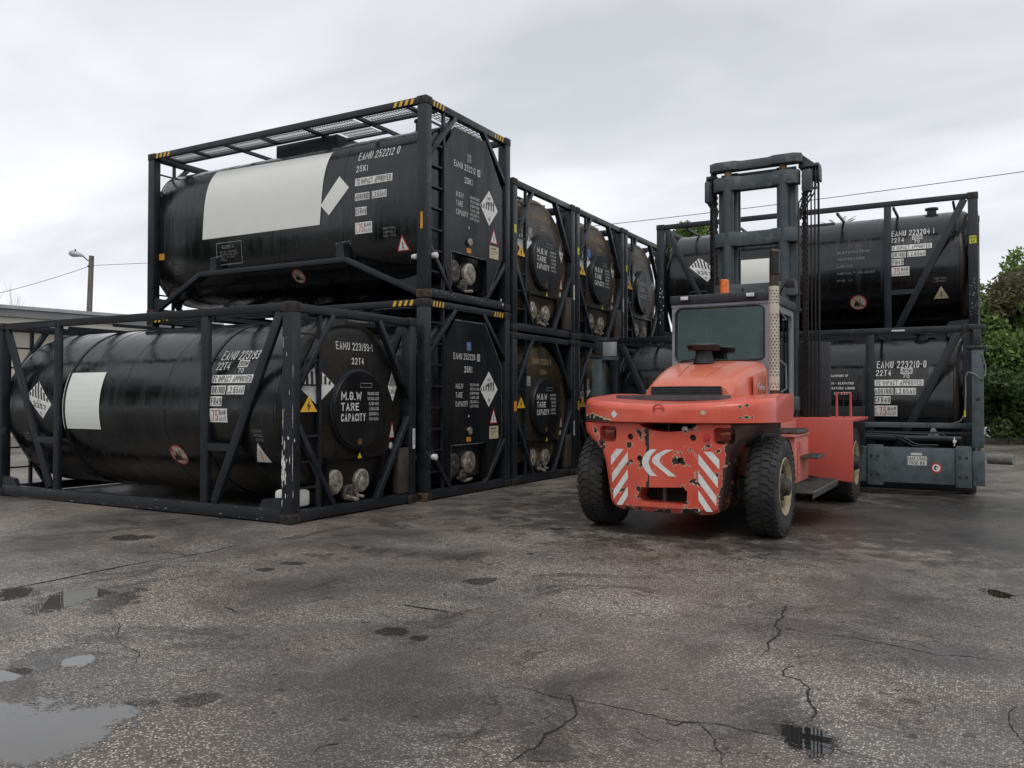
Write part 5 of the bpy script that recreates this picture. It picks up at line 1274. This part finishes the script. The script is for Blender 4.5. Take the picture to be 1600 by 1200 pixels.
part('door', dm, 'fascia', Bd); part('window', wm, 'dark', Bd)
# unseen warehouse and trees behind the camera, added for reflections in tanks and glass
WB = empty('warehouse', (8.5, -16, 0), 'unseen long warehouse across the yard', 'building')
part('wall', MB().box(-22, 22, -12, 0, 0, 6.2), 'shed', WB)
part('roof', MB().prism([(-12.6, 6.21), (.6, 6.21), (-6, 8.2)], 'x', -22.5, 22.5), 'fascia', WB)
for dx in (-15, -5, 5, 15): part('roller_door', MB().box(dx-2.2, dx+2.2, .002, .06, 0, 4.4), 'fascia', WB)
for k, (tx, ty, hh) in enumerate(((-20, -8, 9.5), (-24, -1, 9), (-28, 6, 10), (-17, -15, 11), (25, -2, 9), (28, 7, 10))):
    tree('broadleaf_tree', 'unseen tree added for reflections, number of its row %d from the warehouse' % (k+1), 'tree', Vector((tx, ty, 0)), hh, 3.6, hh*.56, hh*.40, 'leaf_dark', 5000, .26, 40+k) if 0 else FAR.append((tx, ty, hh))
# utility pole with lamp
U = cam_at(141, 44); UP = empty('utility_pole', U, 'leaning wooden utility pole with a lamp at top left', 'utility pole')
part('pole', MB().tube([(-.28, -.1, 0), (0, 0, 8.92)], [.17, .125], 12), 'pole', UP)
rr_ = Vector((math.cos(YAW), math.sin(YAW), 0))
q = lambda a, z, b=0: (rr_.x*a, rr_.y*a, z+b)
part('lamp_arm', MB().tube([q(-.1, 8.65), q(-.25, 8.72), q(-.42, 8.88), q(-.55, 8.95)], .03, 8), 'wire', UP)
lm = MB(); lm.tube([q(-.40, 8.90), q(-.55, 8.96), q(-.75, 9.0), q(-.95, 9.03), q(-1.12, 9.07), q(-1.2, 9.08)], [.04, .09, .14, .17, .13, .03], 12); lo_ = part('lamp_head', lm, 'lampshell', UP)
part('photocell', MB().tube([q(-.85, 9.18), q(-.85, 9.27)], .04, 8), 'wire', lo_)
part('insulator', MB().tube([q(-.2, 8.35), q(-.12, 8.42)], .05, 8), 'wire', UP)
# cables
top = cam_at(141, 44); top.z = 8.42
e2 = cam_at(1900, 26); e2.z = 1.464+(623-222)*26/1315.84
pts = []
for i in range(41):
    t = i/40; p = top.lerp(e2, t); p.z -= 4*.62*t*(1-t); pts.append(p)
o = part('overhead_cable', MB().tube(pts, .013, 5), 'wire'); tag(o, 'thin black overhead cable crossing the sky from the pole to the right edge', 'cable')
e3 = cam_at(-260, 34); e3.z = 1.464+(623-505)*34/1315.84
pts = [top.lerp(e3, i/12)-Vector((0, 0, .35*4*(i/12)*(1-i/12))) for i in range(13)]
o = part('overhead_cable', MB().tube(pts, .013, 5), 'wire'); tag(o, 'thin overhead cable dropping from the pole to the left edge', 'cable')
# right boundary: low wall, chain link fence, concrete pipe
W0, W1 = cam_at(1440, 27.5), cam_at(1760, 27.0)
dd = (W1-W0).normalized()
lw = MB().beam((W0.x, W0.y, .11), (W1.x, W1.y, .11), .25, .22); o = part('low_wall', lw, 'wall', bevel=.02); tag(o, 'low dark stained kerb wall under the fence at right', 'wall')
FE = empty('chain_link_fence', W0, 'dark chain link fence in front of the trees at the right edge', 'fence'); FE.location = W0+Vector((0, .35, 0))
Ln = (W1-W0).length
fm = MB()
for i in range(6): pp_ = dd*(Ln*i/5); fm2 = MB().tube([(pp_.x, pp_.y, 0), (pp_.x, pp_.y, 2.35)], .035, 8); part('post', fm2, 'fence', FE)
a_, b_ = Vector((0, 0, 2.3)), dd*Ln+Vector((0, 0, 2.3)); part('top_rail', MB().tube([a_, b_], .022, 8), 'fence', FE)
ch = MB(); s_ = 0
while s_ < Ln+2.2:
    for d1 in (1, -1):
        x0_ = s_ if d1 == 1 else s_-2.2; p_, q_ = (s_-2.2, 0) if d1 == 1 else (s_, 0), (s_, 2.25) if d1 == 1 else (s_-2.2, 2.25)
        (sa, za), (sb, zb) = p_, q_
        def cl(sx_, zx, sy_, zy):
            return None
        if sb != sa:
            t0 = 0; t1 = 1
            for lim, sg in ((0, 1), (Ln, -1)):
                va, vb = sg*(sa-lim), sg*(sb-lim)
                if va < 0 and vb < 0: t1 = -1
                elif va < 0: t0 = max(t0, va/(va-vb))
                elif vb < 0: t1 = min(t1, va/(va-vb))
            if t1 > t0:
                A_ = dd*(sa+(sb-sa)*t0); A_.z = za+(zb-za)*t0; B_ = dd*(sa+(sb-sa)*t1); B_.z = za+(zb-za)*t1
                ch.tube([A_, B_], .003, 3, cap=False)
    s_ += .14
part('wire_mesh', ch, 'fence', FE, smooth=False)
pc = cam_at(1543, 19.2); pd = cam_at(1583, 18.8)
pc.z = pd.z = .11
o = part('concrete_pipe', MB().tube([pc, pd], .105, 20), 'log'); tag(o, 'short grey concrete pipe lying on the ground by the right hand stack', 'pipe')

def foliage(rng, centres, n, size, squash=1.0):
    """leaf quads gathered in clumps; centres: (x,y,z,r)"""
    C_ = np.array(centres); wgt = C_[:, 3]**2; idx = rng.choice(len(C_), n, p=wgt/wgt.sum())
    u = rng.normal(size=(n, 3)); u /= np.linalg.norm(u, axis=1)[:, None]; rad = C_[idx, 3]*rng.uniform(.35, 1.08, n)**.6
    p = C_[idx, :3]+u*rad[:, None]*np.array([1, 1, squash])
    d = rng.normal(size=(n, 3)); d /= np.linalg.norm(d, axis=1)[:, None]; e = np.cross(d, rng.normal(size=(n, 3))); e /= np.linalg.norm(e, axis=1)[:, None]
    s_ = size*rng.uniform(.6, 1.3, n)[:, None]
    v = np.stack([p-d*s_, p+e*s_*.45, p+d*s_, p-e*s_*.45], 1).reshape(-1, 3)
    return v
def leafmesh(name, v, m, parent):
    me = bpy.data.meshes.new(name); n = len(v)//4
    me.from_pydata(v.tolist(), [], [(4*i, 4*i+1, 4*i+2, 4*i+3) for i in range(n)]); me.materials.append(M[m]); return ob(name, me, parent)
def tree(name, label, cat, base, h, cr, cz, ch_, m, n, size, seed, group=None, trunk=.14, low=False):
    rng = np.random.default_rng(seed); r = empty(name, base, label, cat, group)
    tm = MB().tube([(0, 0, 0), (.1, .05, h*.35), (-.05, .1, h*.7), (0, 0, h*.92)], [trunk, trunk*.8, trunk*.5, trunk*.15], 8)
    cs = []; K_ = 46
    for i in range(K_):
        th = rng.uniform(0, 6.283); el_ = rng.uniform(-1, 1); q_ = math.sqrt(1-el_**2); rr__ = rng.uniform(.45, 1.0)
        c = (cr*q_*math.cos(th)*rr__, cr*q_*math.sin(th)*rr__, cz+ch_*el_*rr__, cr*rng.uniform(.16, .36)); cs.append(c)
        if i % 3 == 0:
            s_ = (0, 0, max(h*.2, cz-ch_*.6+rng.uniform(0, .4)*ch_)); tm.tube([s_, ((s_[0]+c[0])/2, (s_[1]+c[1])/2, (s_[2]+c[2])/2+.15), c[:3]], [trunk*.35, trunk*.25, trunk*.08], 5)
    part('trunk', tm, 'bark', r)
    leafmesh('crown', foliage(rng, cs, n, size*1.12), m, r); return r
GT = 'trees behind the right hand fence'
tree('broadleaf_tree', 'bright green tree rising at the right edge of the photo', 'tree', cam_at(1660, 30), 8.2, 2.3, 5.4, 2.3, 'leaf_lime', 15000, .10, 11, GT)
tree('brown_shrub_tree', 'brownish leafed bush at mid height just right of the upper right container', 'tree', cam_at(1590, 29), 5.9, 1.7, 4.6, 1.2, 'leaf_brown', 9000, .08, 12, GT)
tree('dense_shrub', 'mid green dense bush directly right of the right hand stack', 'bush', cam_at(1570, 28.8), 5.0, 2.0, 3.2, 1.9, 'leaf', 15000, .085, 13, GT)
tree('dense_shrub', 'dark green bush low behind the fence at the right edge', 'bush', cam_at(1650, 28.8), 4.2, 2.1, 2.0, 1.9, 'leaf_dark', 14000, .085, 14, GT)
tree('dense_shrub', 'dark bush low behind the right hand stack', 'bush', cam_at(1510, 29.5), 4.6, 2.2, 2.2, 2.0, 'leaf_dark', 12000, .085, 15, GT)
tree('broadleaf_tree', 'tall mid green tree behind the bushes at the right edge', 'tree', cam_at(1730, 33), 8.5, 3.0, 5.0, 3.0, 'leaf', 14000, .11, 16, GT)
tree('broadleaf_tree', 'small green tree crown showing above the containers left of the forklift mast', 'tree', cam_at(1082, 34), 8.7, 1.15, 7.4, 1.25, 'leaf', 7000, .09, 17)
tree('dense_shrub', 'dark thick bush along the fence foot beside the grey spreader arm', 'bush', cam_at(1560, 28.2), 3.4, 1.9, 1.5, 1.5, 'leaf_dark', 13000, .085, 18, GT)
tree('dense_shrub', 'dark thick bush along the fence foot at the very right edge', 'bush', cam_at(1640, 28.0), 3.2, 1.9, 1.4, 1.4, 'leaf_dark', 12000, .085, 19, GT)
tree('dense_shrub', 'mid green bush above the fence at the right edge, below the brownish one', 'bush', cam_at(1615, 28.9), 4.9, 1.7, 3.4, 1.4, 'leaf', 12000, .08, 20, GT)
for k, (tx, ty, hh) in enumerate(FAR): tree('broadleaf_tree', 'dark unseen tree behind the camera, added for reflections', 'tree', Vector((tx, ty, 0)), hh, 3.6, hh*.56, hh*.40, 'leaf_dark', 5000, .26, 40+k, 'unseen trees added for reflections')  # out of view, added to darken the reflections on the tank sides
# palm behind the right stack
pb = cam_at(1312, 33); PM = empty('palm_tree', pb, 'palm tree with only its frond tips showing above the upper right container', 'palm tree')
part('trunk', MB().tube([(0, 0, 0), (.1, 0, 4), (0, 0, 7.9)], [.18, .15, .13], 10), 'bark', PM)
fr = MB(); rng = np.random.default_rng(4)
for k in range(20):
    az = k*2.399; el0 = rng.uniform(.2, 1.35); ln = rng.uniform(.9, 1.25); sp = []
    for i in range(9):
        t = i/8; el_ = el0-1.1*t*t; sp.append(Vector((math.cos(az)*ln*t*math.cos(el0*.8), math.sin(az)*ln*t*math.cos(el0*.8), 7.9+ln*t*math.sin(el0)-.45*t*t)))
    for i in range(1, 9):
        for u in (0, .5):
            c0 = sp[i-1].lerp(sp[i], u); dd_ = (sp[i]-sp[i-1]).normalized(); sd__ = dd_.cross(Vector((0, 0, 1))).normalized()
            for sg in (-1, 1):
                tip = c0+sd__*sg*.26*(1-i/11)+dd_*.18+Vector((0, 0, -.05)); w__ = dd_*.018; fr.add([c0-w__, c0+w__, tip], [(0, 1, 2)])
fm_ = part('frond', fr, 'leaf', PM, smooth=False)
# bare pale tree far left
rng = random.Random(8); bt_ = MB()
def branch(p, d, ln, r, lev):
    q_ = p+d*ln; bt_.tube([p, (p+q_)/2+Vector((rng.gauss(0, .04), rng.gauss(0, .04), 0))*ln, q_], [r, r*.8, r*.6], 4, cap=False)
    if lev == 0: return
    for k in range(3 if lev > 1 else 4):
        nd = (d+Vector((rng.gauss(0, .2), rng.gauss(0, .2), rng.uniform(0, .35)))).normalized(); branch(p+d*ln*rng.uniform(.55, 1), nd, ln*rng.uniform(.55, .8), r*.55, lev-1)
bp_ = cam_at(-6, 72); BT = empty('bare_tree', bp_, 'pale leafless tree above the cream building at the far left edge', 'tree')
branch(Vector((0, 0, 0)), Vector((0, 0, 1)), 4.3, .09, 5); part('trunk', bt_, 'twig', BT, smooth=False)

# ------------------------------------------------------------------ ground
def ground_mat():
    s = NT('wet_asphalt'); co = s.tc.outputs['Object']
    x, y, z = s.sep(co)
    big = s.noise(.35, 6, .6, co=co); med = s.noise(1.7, 7, .62, co=co); wob = s.noise(3.0, 6, .65, co=co)
    # stones
    v = s.n('ShaderNodeTexVoronoi', feature='F1'); v.inputs['Scale'].default_value = 82; s.l(co, v.inputs[0])
    v2 = s.n('ShaderNodeTexVoronoi', feature='F1'); v2.inputs['Scale'].default_value = 170; s.l(co, v2.inputs[0])
    sc_ = s.n('ShaderNodeSeparateColor'); s.l(v.outputs['Color'], sc_.inputs[0]); sc2 = s.n('ShaderNodeSeparateColor'); s.l(v2.outputs['Color'], sc2.inputs[0])
    worn = s.ramp(s.noise(.42, 6, .62, co=co, dist=.3), [(.40, 0), (.58, 1)])
    base = s.mix(s.ramp(med, [(.3, 0), (.7, 1)]), (.036, .033, .031), (.066, .060, .056))
    base = s.mix(worn, base, (.105, .092, .080))
    base = s.mix(s.math('MULTIPLY', s.ramp(big, [(.4, 0), (.66, 1)]), .6), base, (.030, .027, .026))
    stone = s.math('MULTIPLY', s.ramp(sc_.outputs[0], [(.32, 0), (.55, 1)]), s.ramp(v.outputs['Distance'], [(.30, 1), (.55, 0)]))
    stcol = s.mix(worn, s.mix(sc_.outputs[1], (.14, .13, .12), (.34, .32, .30)), s.mix(sc_.outputs[1], (.22, .20, .175), (.58, .54, .475)))
    amt = s.math('ADD', s.math('MULTIPLY', worn, .75), .25)
    c = s.mix(s.math('MULTIPLY', stone, amt), base, stcol)
    st2 = s.math('MULTIPLY', s.ramp(sc2.outputs[0], [(.5, 0), (.7, 1)]), s.ramp(v2.outputs['Distance'], [(.3, 1), (.6, 0)]))
    c = s.mix(s.math('MULTIPLY', s.math('MULTIPLY', st2, amt), .6), c, (.22, .20, .185))
    c = s.mix(1.0, c, (1.50, 1.49, 1.48), 'MULTIPLY')
    # puddle and dark patch ellipses at their places on the yard: (x, y, rx, ry, angle, strength)
    def blob(cx, cy, rx, ry, a):
        dx = s.math('SUBTRACT', x, cx); dy = s.math('SUBTRACT', y, cy); ca, sa = math.cos(a), math.sin(a)
        u = s.math('DIVIDE', s.math('ADD', s.math('MULTIPLY', dx, ca), s.math('MULTIPLY', dy, sa)), rx)
        w_ = s.math('DIVIDE', s.math('SUBTRACT', s.math('MULTIPLY', dy, ca), s.math('MULTIPLY', dx, sa)), ry)
        return s.math('SQRT', s.math('ADD', s.math('MULTIPLY', u, u), s.math('MULTIPLY', w_, w_)))
    def union(lst):
        m = None
        for b in lst:
            d = blob(*b); m = d if m is None else s.math('MINIMUM', m, d)
        return m
    wobc = s.math('MULTIPLY', s.math('SUBTRACT', wob, .5), 2.4); fine = s.math('MULTIPLY', s.math('SUBTRACT', s.noise(14, 4, .6, co=co), .5), .8)
    jit = s.math('ADD', wobc, fine)
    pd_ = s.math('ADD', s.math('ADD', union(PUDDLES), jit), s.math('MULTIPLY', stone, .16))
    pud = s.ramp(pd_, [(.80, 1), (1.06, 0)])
    damp = s.ramp(pd_, [(.95, 1), (1.45, 0)])
    dk = s.math('ADD', union(PATCHES), jit); dkm = s.ramp(dk, [(.80, 1), (1.15, 0)])
    # natural patchy damp
    nat = s.ramp(s.noise(1.0, 8, .72, (1, 1, 1), co=co, dist=.8), [(.54, 0), (.61, 1)])
    # the damp yard darkens towards the stacks and under the truck
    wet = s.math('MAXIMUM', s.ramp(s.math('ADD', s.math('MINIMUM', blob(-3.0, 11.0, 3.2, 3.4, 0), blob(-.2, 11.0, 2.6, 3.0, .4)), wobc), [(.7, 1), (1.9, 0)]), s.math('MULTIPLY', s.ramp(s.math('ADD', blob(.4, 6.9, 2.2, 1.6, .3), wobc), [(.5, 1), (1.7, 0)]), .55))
    c = s.mix(s.math('MULTIPLY', nat, .55), c, (.026, .022, .020))
    brn = s.ramp(s.noise(.8, 6, .65, co=co), [(.45, 0), (.62, 1)]); c = s.mix(s.math('MULTIPLY', brn, .6), c, s.mix(1.0, c, (.98, .86, .76), 'MULTIPLY'))
    dots = s.ramp(s.noise(7.5, 3, .55, (1, 1, 1), co=co), [(.665, 0), (.69, 1)]); c = s.mix(s.math('MULTIPLY', dots, .7), c, (.016, .015, .015))
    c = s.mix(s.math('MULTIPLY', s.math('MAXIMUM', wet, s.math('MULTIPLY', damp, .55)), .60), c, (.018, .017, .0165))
    c = s.mix(s.math('MULTIPLY', dkm, .6), c, (.014, .014, .015))
    c = s.mix(pud, c, s.mix(s.math('LESS_THAN', x, -2.2), (.018, .017, .016), (.085, .080, .074)))  # left puddles get a paler silt base that also carries their sky sheen
    # cracks
    vc = s.n('ShaderNodeTexVoronoi', feature='DISTANCE_TO_EDGE'); vc.inputs['Scale'].default_value = .42
    wv = s.n('ShaderNodeVectorMath', operation='ADD'); nz = s.n('ShaderNodeTexNoise'); nz.inputs['Scale'].default_value = 2.6; nz.inputs['Detail'].default_value = 6; s.l(co, nz.inputs[0])
    sv = s.n('ShaderNodeVectorMath', operation='SCALE'); s.l(nz.outputs['Color'], sv.inputs[0]); sv.inputs['Scale'].default_value = .9; s.l(co, wv.inputs[0]); s.l(sv.outputs[0], wv.inputs[1]); s.l(wv.outputs[0], vc.inputs[0])
    crk = s.math('MULTIPLY', s.ramp(vc.outputs[0], [(.0015, .7), (.005, 0)]), s.ramp(s.noise(.8, 3, co=co), [(.47, 0), (.54, 1)]))
    # paving joint
    def seg(ax, ay, bx, by, wd):
        lx, ly = bx-ax, by-ay; ll = math.hypot(lx, ly); ux_, uy_ = lx/ll, ly/ll
        dx = s.math('SUBTRACT', x, ax); dy = s.math('SUBTRACT', y, ay)
        t = s.math('ADD', s.math('MULTIPLY', dx, ux_), s.math('MULTIPLY', dy, uy_)); pr = s.math('ABSOLUTE', s.math('SUBTRACT', s.math('MULTIPLY', dy, ux_), s.math('MULTIPLY', dx, uy_)))
        pr = s.math('ADD', pr, s.math('MULTIPLY', s.math('SUBTRACT', s.noise(6, 5, .7, co=co), .5), wd*2.0))
        ins = s.math('MULTIPLY', s.math('GREATER_THAN', t, 0), s.math('LESS_THAN', t, ll))
        return s.math('MULTIPLY', ins, s.math('LESS_THAN', pr, wd))
    c = s.mix(s.math('MULTIPLY', crk, .9), c, (.008, .008, .008))
    rr0 = s.ramp(s.noise(1.3, 6, .65, co=co), [(.35, .30), (.68, .56)])
    r = s.mix(s.math('MULTIPLY', s.math('MAXIMUM', s.math('MULTIPLY', nat, .5), s.math('MAXIMUM', wet, s.math('MULTIPLY', damp, .6))), .6), rr0, .24)
    r = s.mix(dkm, r, .16); r = s.mix(pud, r, .015)
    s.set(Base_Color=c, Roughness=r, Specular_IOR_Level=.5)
    h = s.math('ADD', s.math('MULTIPLY', s.ramp(v.outputs['Distance'], [(0, 1), (.6, 0)]), .5), s.math('MULTIPLY', s.ramp(v2.outputs['Distance'], [(0, 1), (.6, 0)]), .25))
    h = s.math('ADD', h, s.math('MULTIPLY', med, 1.6)); h = s.math('SUBTRACT', h, crk)
    keep = s.math('SUBTRACT', 1, s.math('MAXIMUM', pud, s.math('MULTIPLY', dkm, .7)))
    h = s.math('MULTIPLY', h, keep)
    s.bump(h, .55, .006)
    return s.m
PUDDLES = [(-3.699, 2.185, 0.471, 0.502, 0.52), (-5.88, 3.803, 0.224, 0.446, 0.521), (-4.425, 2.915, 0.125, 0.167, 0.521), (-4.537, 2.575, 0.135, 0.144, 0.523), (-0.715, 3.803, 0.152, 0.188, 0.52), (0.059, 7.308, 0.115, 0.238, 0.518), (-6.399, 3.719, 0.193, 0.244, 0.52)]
PATCHES = [(-3.563, 5.754, 0.133, 0.141, 0.522), (-3.292, 4.261, 0.121, 0.103, 0.521), (-3.05, 4.22, 0.055, 0.056, 0.525), (-5.405, 5.246, 0.099, 0.112, 0.52), (-5.417, 5.562, 0.136, 0.09, 0.523), (-0.357, 4.529, 0.068, 0.067, 0.523), (-3.357, 2.845, 0.106, 0.112, 0.519), (-4.569, 2.876, 0.251, 0.211, 0.52), (-5.519, 3.902, 0.184, 0.466, 0.523), (-1.584, 3.109, 0.105, 0.062, 0.521), (-7.898, 5.727, 0.241, 0.223, 0.523), (-4.264, 8.526, 0.144, 0.094, 0.523), (-5.425, 6.487, 0.101, 0.073, 0.526)]
SEGS = [(-6.548, 4.008, -6.484, 5.597, 0.03), (-3.646, 4.814, -3.177, 4.778, 0.03)]
gp = MB(); gp.v = [(-400, -300, 0), (400, -300, 0), (400, 500, 0), (-400, 500, 0)]; gp.f = [(0, 1, 2, 3)]
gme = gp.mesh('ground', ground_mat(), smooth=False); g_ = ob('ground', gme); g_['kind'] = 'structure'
M['crack'] = simple('crack_black', (.006, .006, .006), (.012, .011, .010), 8, (.7, .9))
CRACKS = [([(-1.263, 6.243), (-1.227, 5.587), (-1.163, 5.486), (-1.137, 5.044), (-1.15, 4.887)], 0.014), ([(-0.951, 4.825), (-0.968, 4.604), (-0.876, 4.576), (-0.818, 4.49), (-0.771, 4.269), (-0.717, 4.123), (-0.72, 4.026), (-0.759, 3.958)], 0.012), ([(-2.293, 3.705), (-2.045, 3.76), (-1.93, 3.724), (-1.645, 3.743), (-1.471, 3.741), (-1.277, 3.707), (-1.078, 3.775), (-0.852, 3.772), (-0.527, 3.735), (-0.311, 3.746)], 0.007), ([(-1.922, 3.745), (-1.816, 3.778), (-1.681, 3.571), (-1.684, 3.451), (-1.702, 3.286), (-1.669, 3.16), (-1.691, 2.994), (-1.7, 2.902)], 0.011), ([(-1.208, 5.551), (-0.74, 5.554), (-0.544, 5.502), (-0.285, 5.404), (0.149, 5.454)], 0.008), ([(-1.164, 3.749), (-1.043, 3.6), (-0.979, 3.476), (-0.931, 3.355)], 0.006), ([(-1.301, 3.708), (-1.238, 3.661), (-1.22, 3.726), (-1.164, 3.749)], 0.016), ([(-6.571, 3.673), (-6.549, 4.035), (-6.582, 4.807), (-6.576, 5.03)], 0.034), ([(-6.576, 5.03), (-6.505, 5.32), (-6.47, 5.585), (-6.518, 6.025)], 0.018), ([(-3.684, 4.845), (-3.516, 4.826), (-3.358, 4.834), (-3.198, 4.825)], 0.026), ([(-5.245, 3.71), (-4.357, 3.197), (-4.041, 2.976)], 0.005), ([(-4.703, 4.175), (-4.478, 4.1)], 0.012), ([(-3.703, 3.096), (-3.68, 3.171)], 0.01), ([(-2.439, 2.638), (-2.46, 2.699), (-2.407, 2.779)], 0.008), ([(0.111, 4.178), (0.066, 4.407), (0.099, 4.715)], 0.006), ([(-0.704, 5.575), (-0.444, 5.64), (-0.308, 5.519)], 0.006)]
rr = random.Random(12)
for pts, wd in CRACKS:
    q = [pts[0]]
    def sub(a, b, lev):
        if lev == 0 or math.hypot(b[0]-a[0], b[1]-a[1]) < .04: return [b]
        l_ = math.hypot(b[0]-a[0], b[1]-a[1]); k = .10 if wd < .02 else .02
        m_ = ((a[0]+b[0])/2+rr.uniform(-k, k)*l_, (a[1]+b[1])/2+rr.uniform(-k, k)*l_); return sub(a, m_, lev-1)+sub(m_, b, lev-1)
    for a, b in zip(pts[:-1], pts[1:]): q += sub(a, b, 5)
    V = []; n = len(q)
    for i, p_ in enumerate(q):
        a, b = q[max(0, i-1)], q[min(n-1, i+1)]; l_ = math.hypot(b[0]-a[0], b[1]-a[1]) or 1; nx_, ny_ = -(b[1]-a[1])/l_, (b[0]-a[0])/l_
        w_ = wd*rr.uniform(.2, .62)*(min(1, 4*i/n+.15)*min(1, 4*(n-1-i)/n+.15)); V += [(p_[0]+nx_*w_, p_[1]+ny_*w_, .003), (p_[0]-nx_*w_, p_[1]-ny_*w_, .003)]
    me = bpy.data.meshes.new('crack'); me.from_pydata(V, [], [(2*i, 2*i+1, 2*i+3, 2*i+2) for i in range(n-1)]); me.materials.append(M['crack']); ob('crack', me, g_)
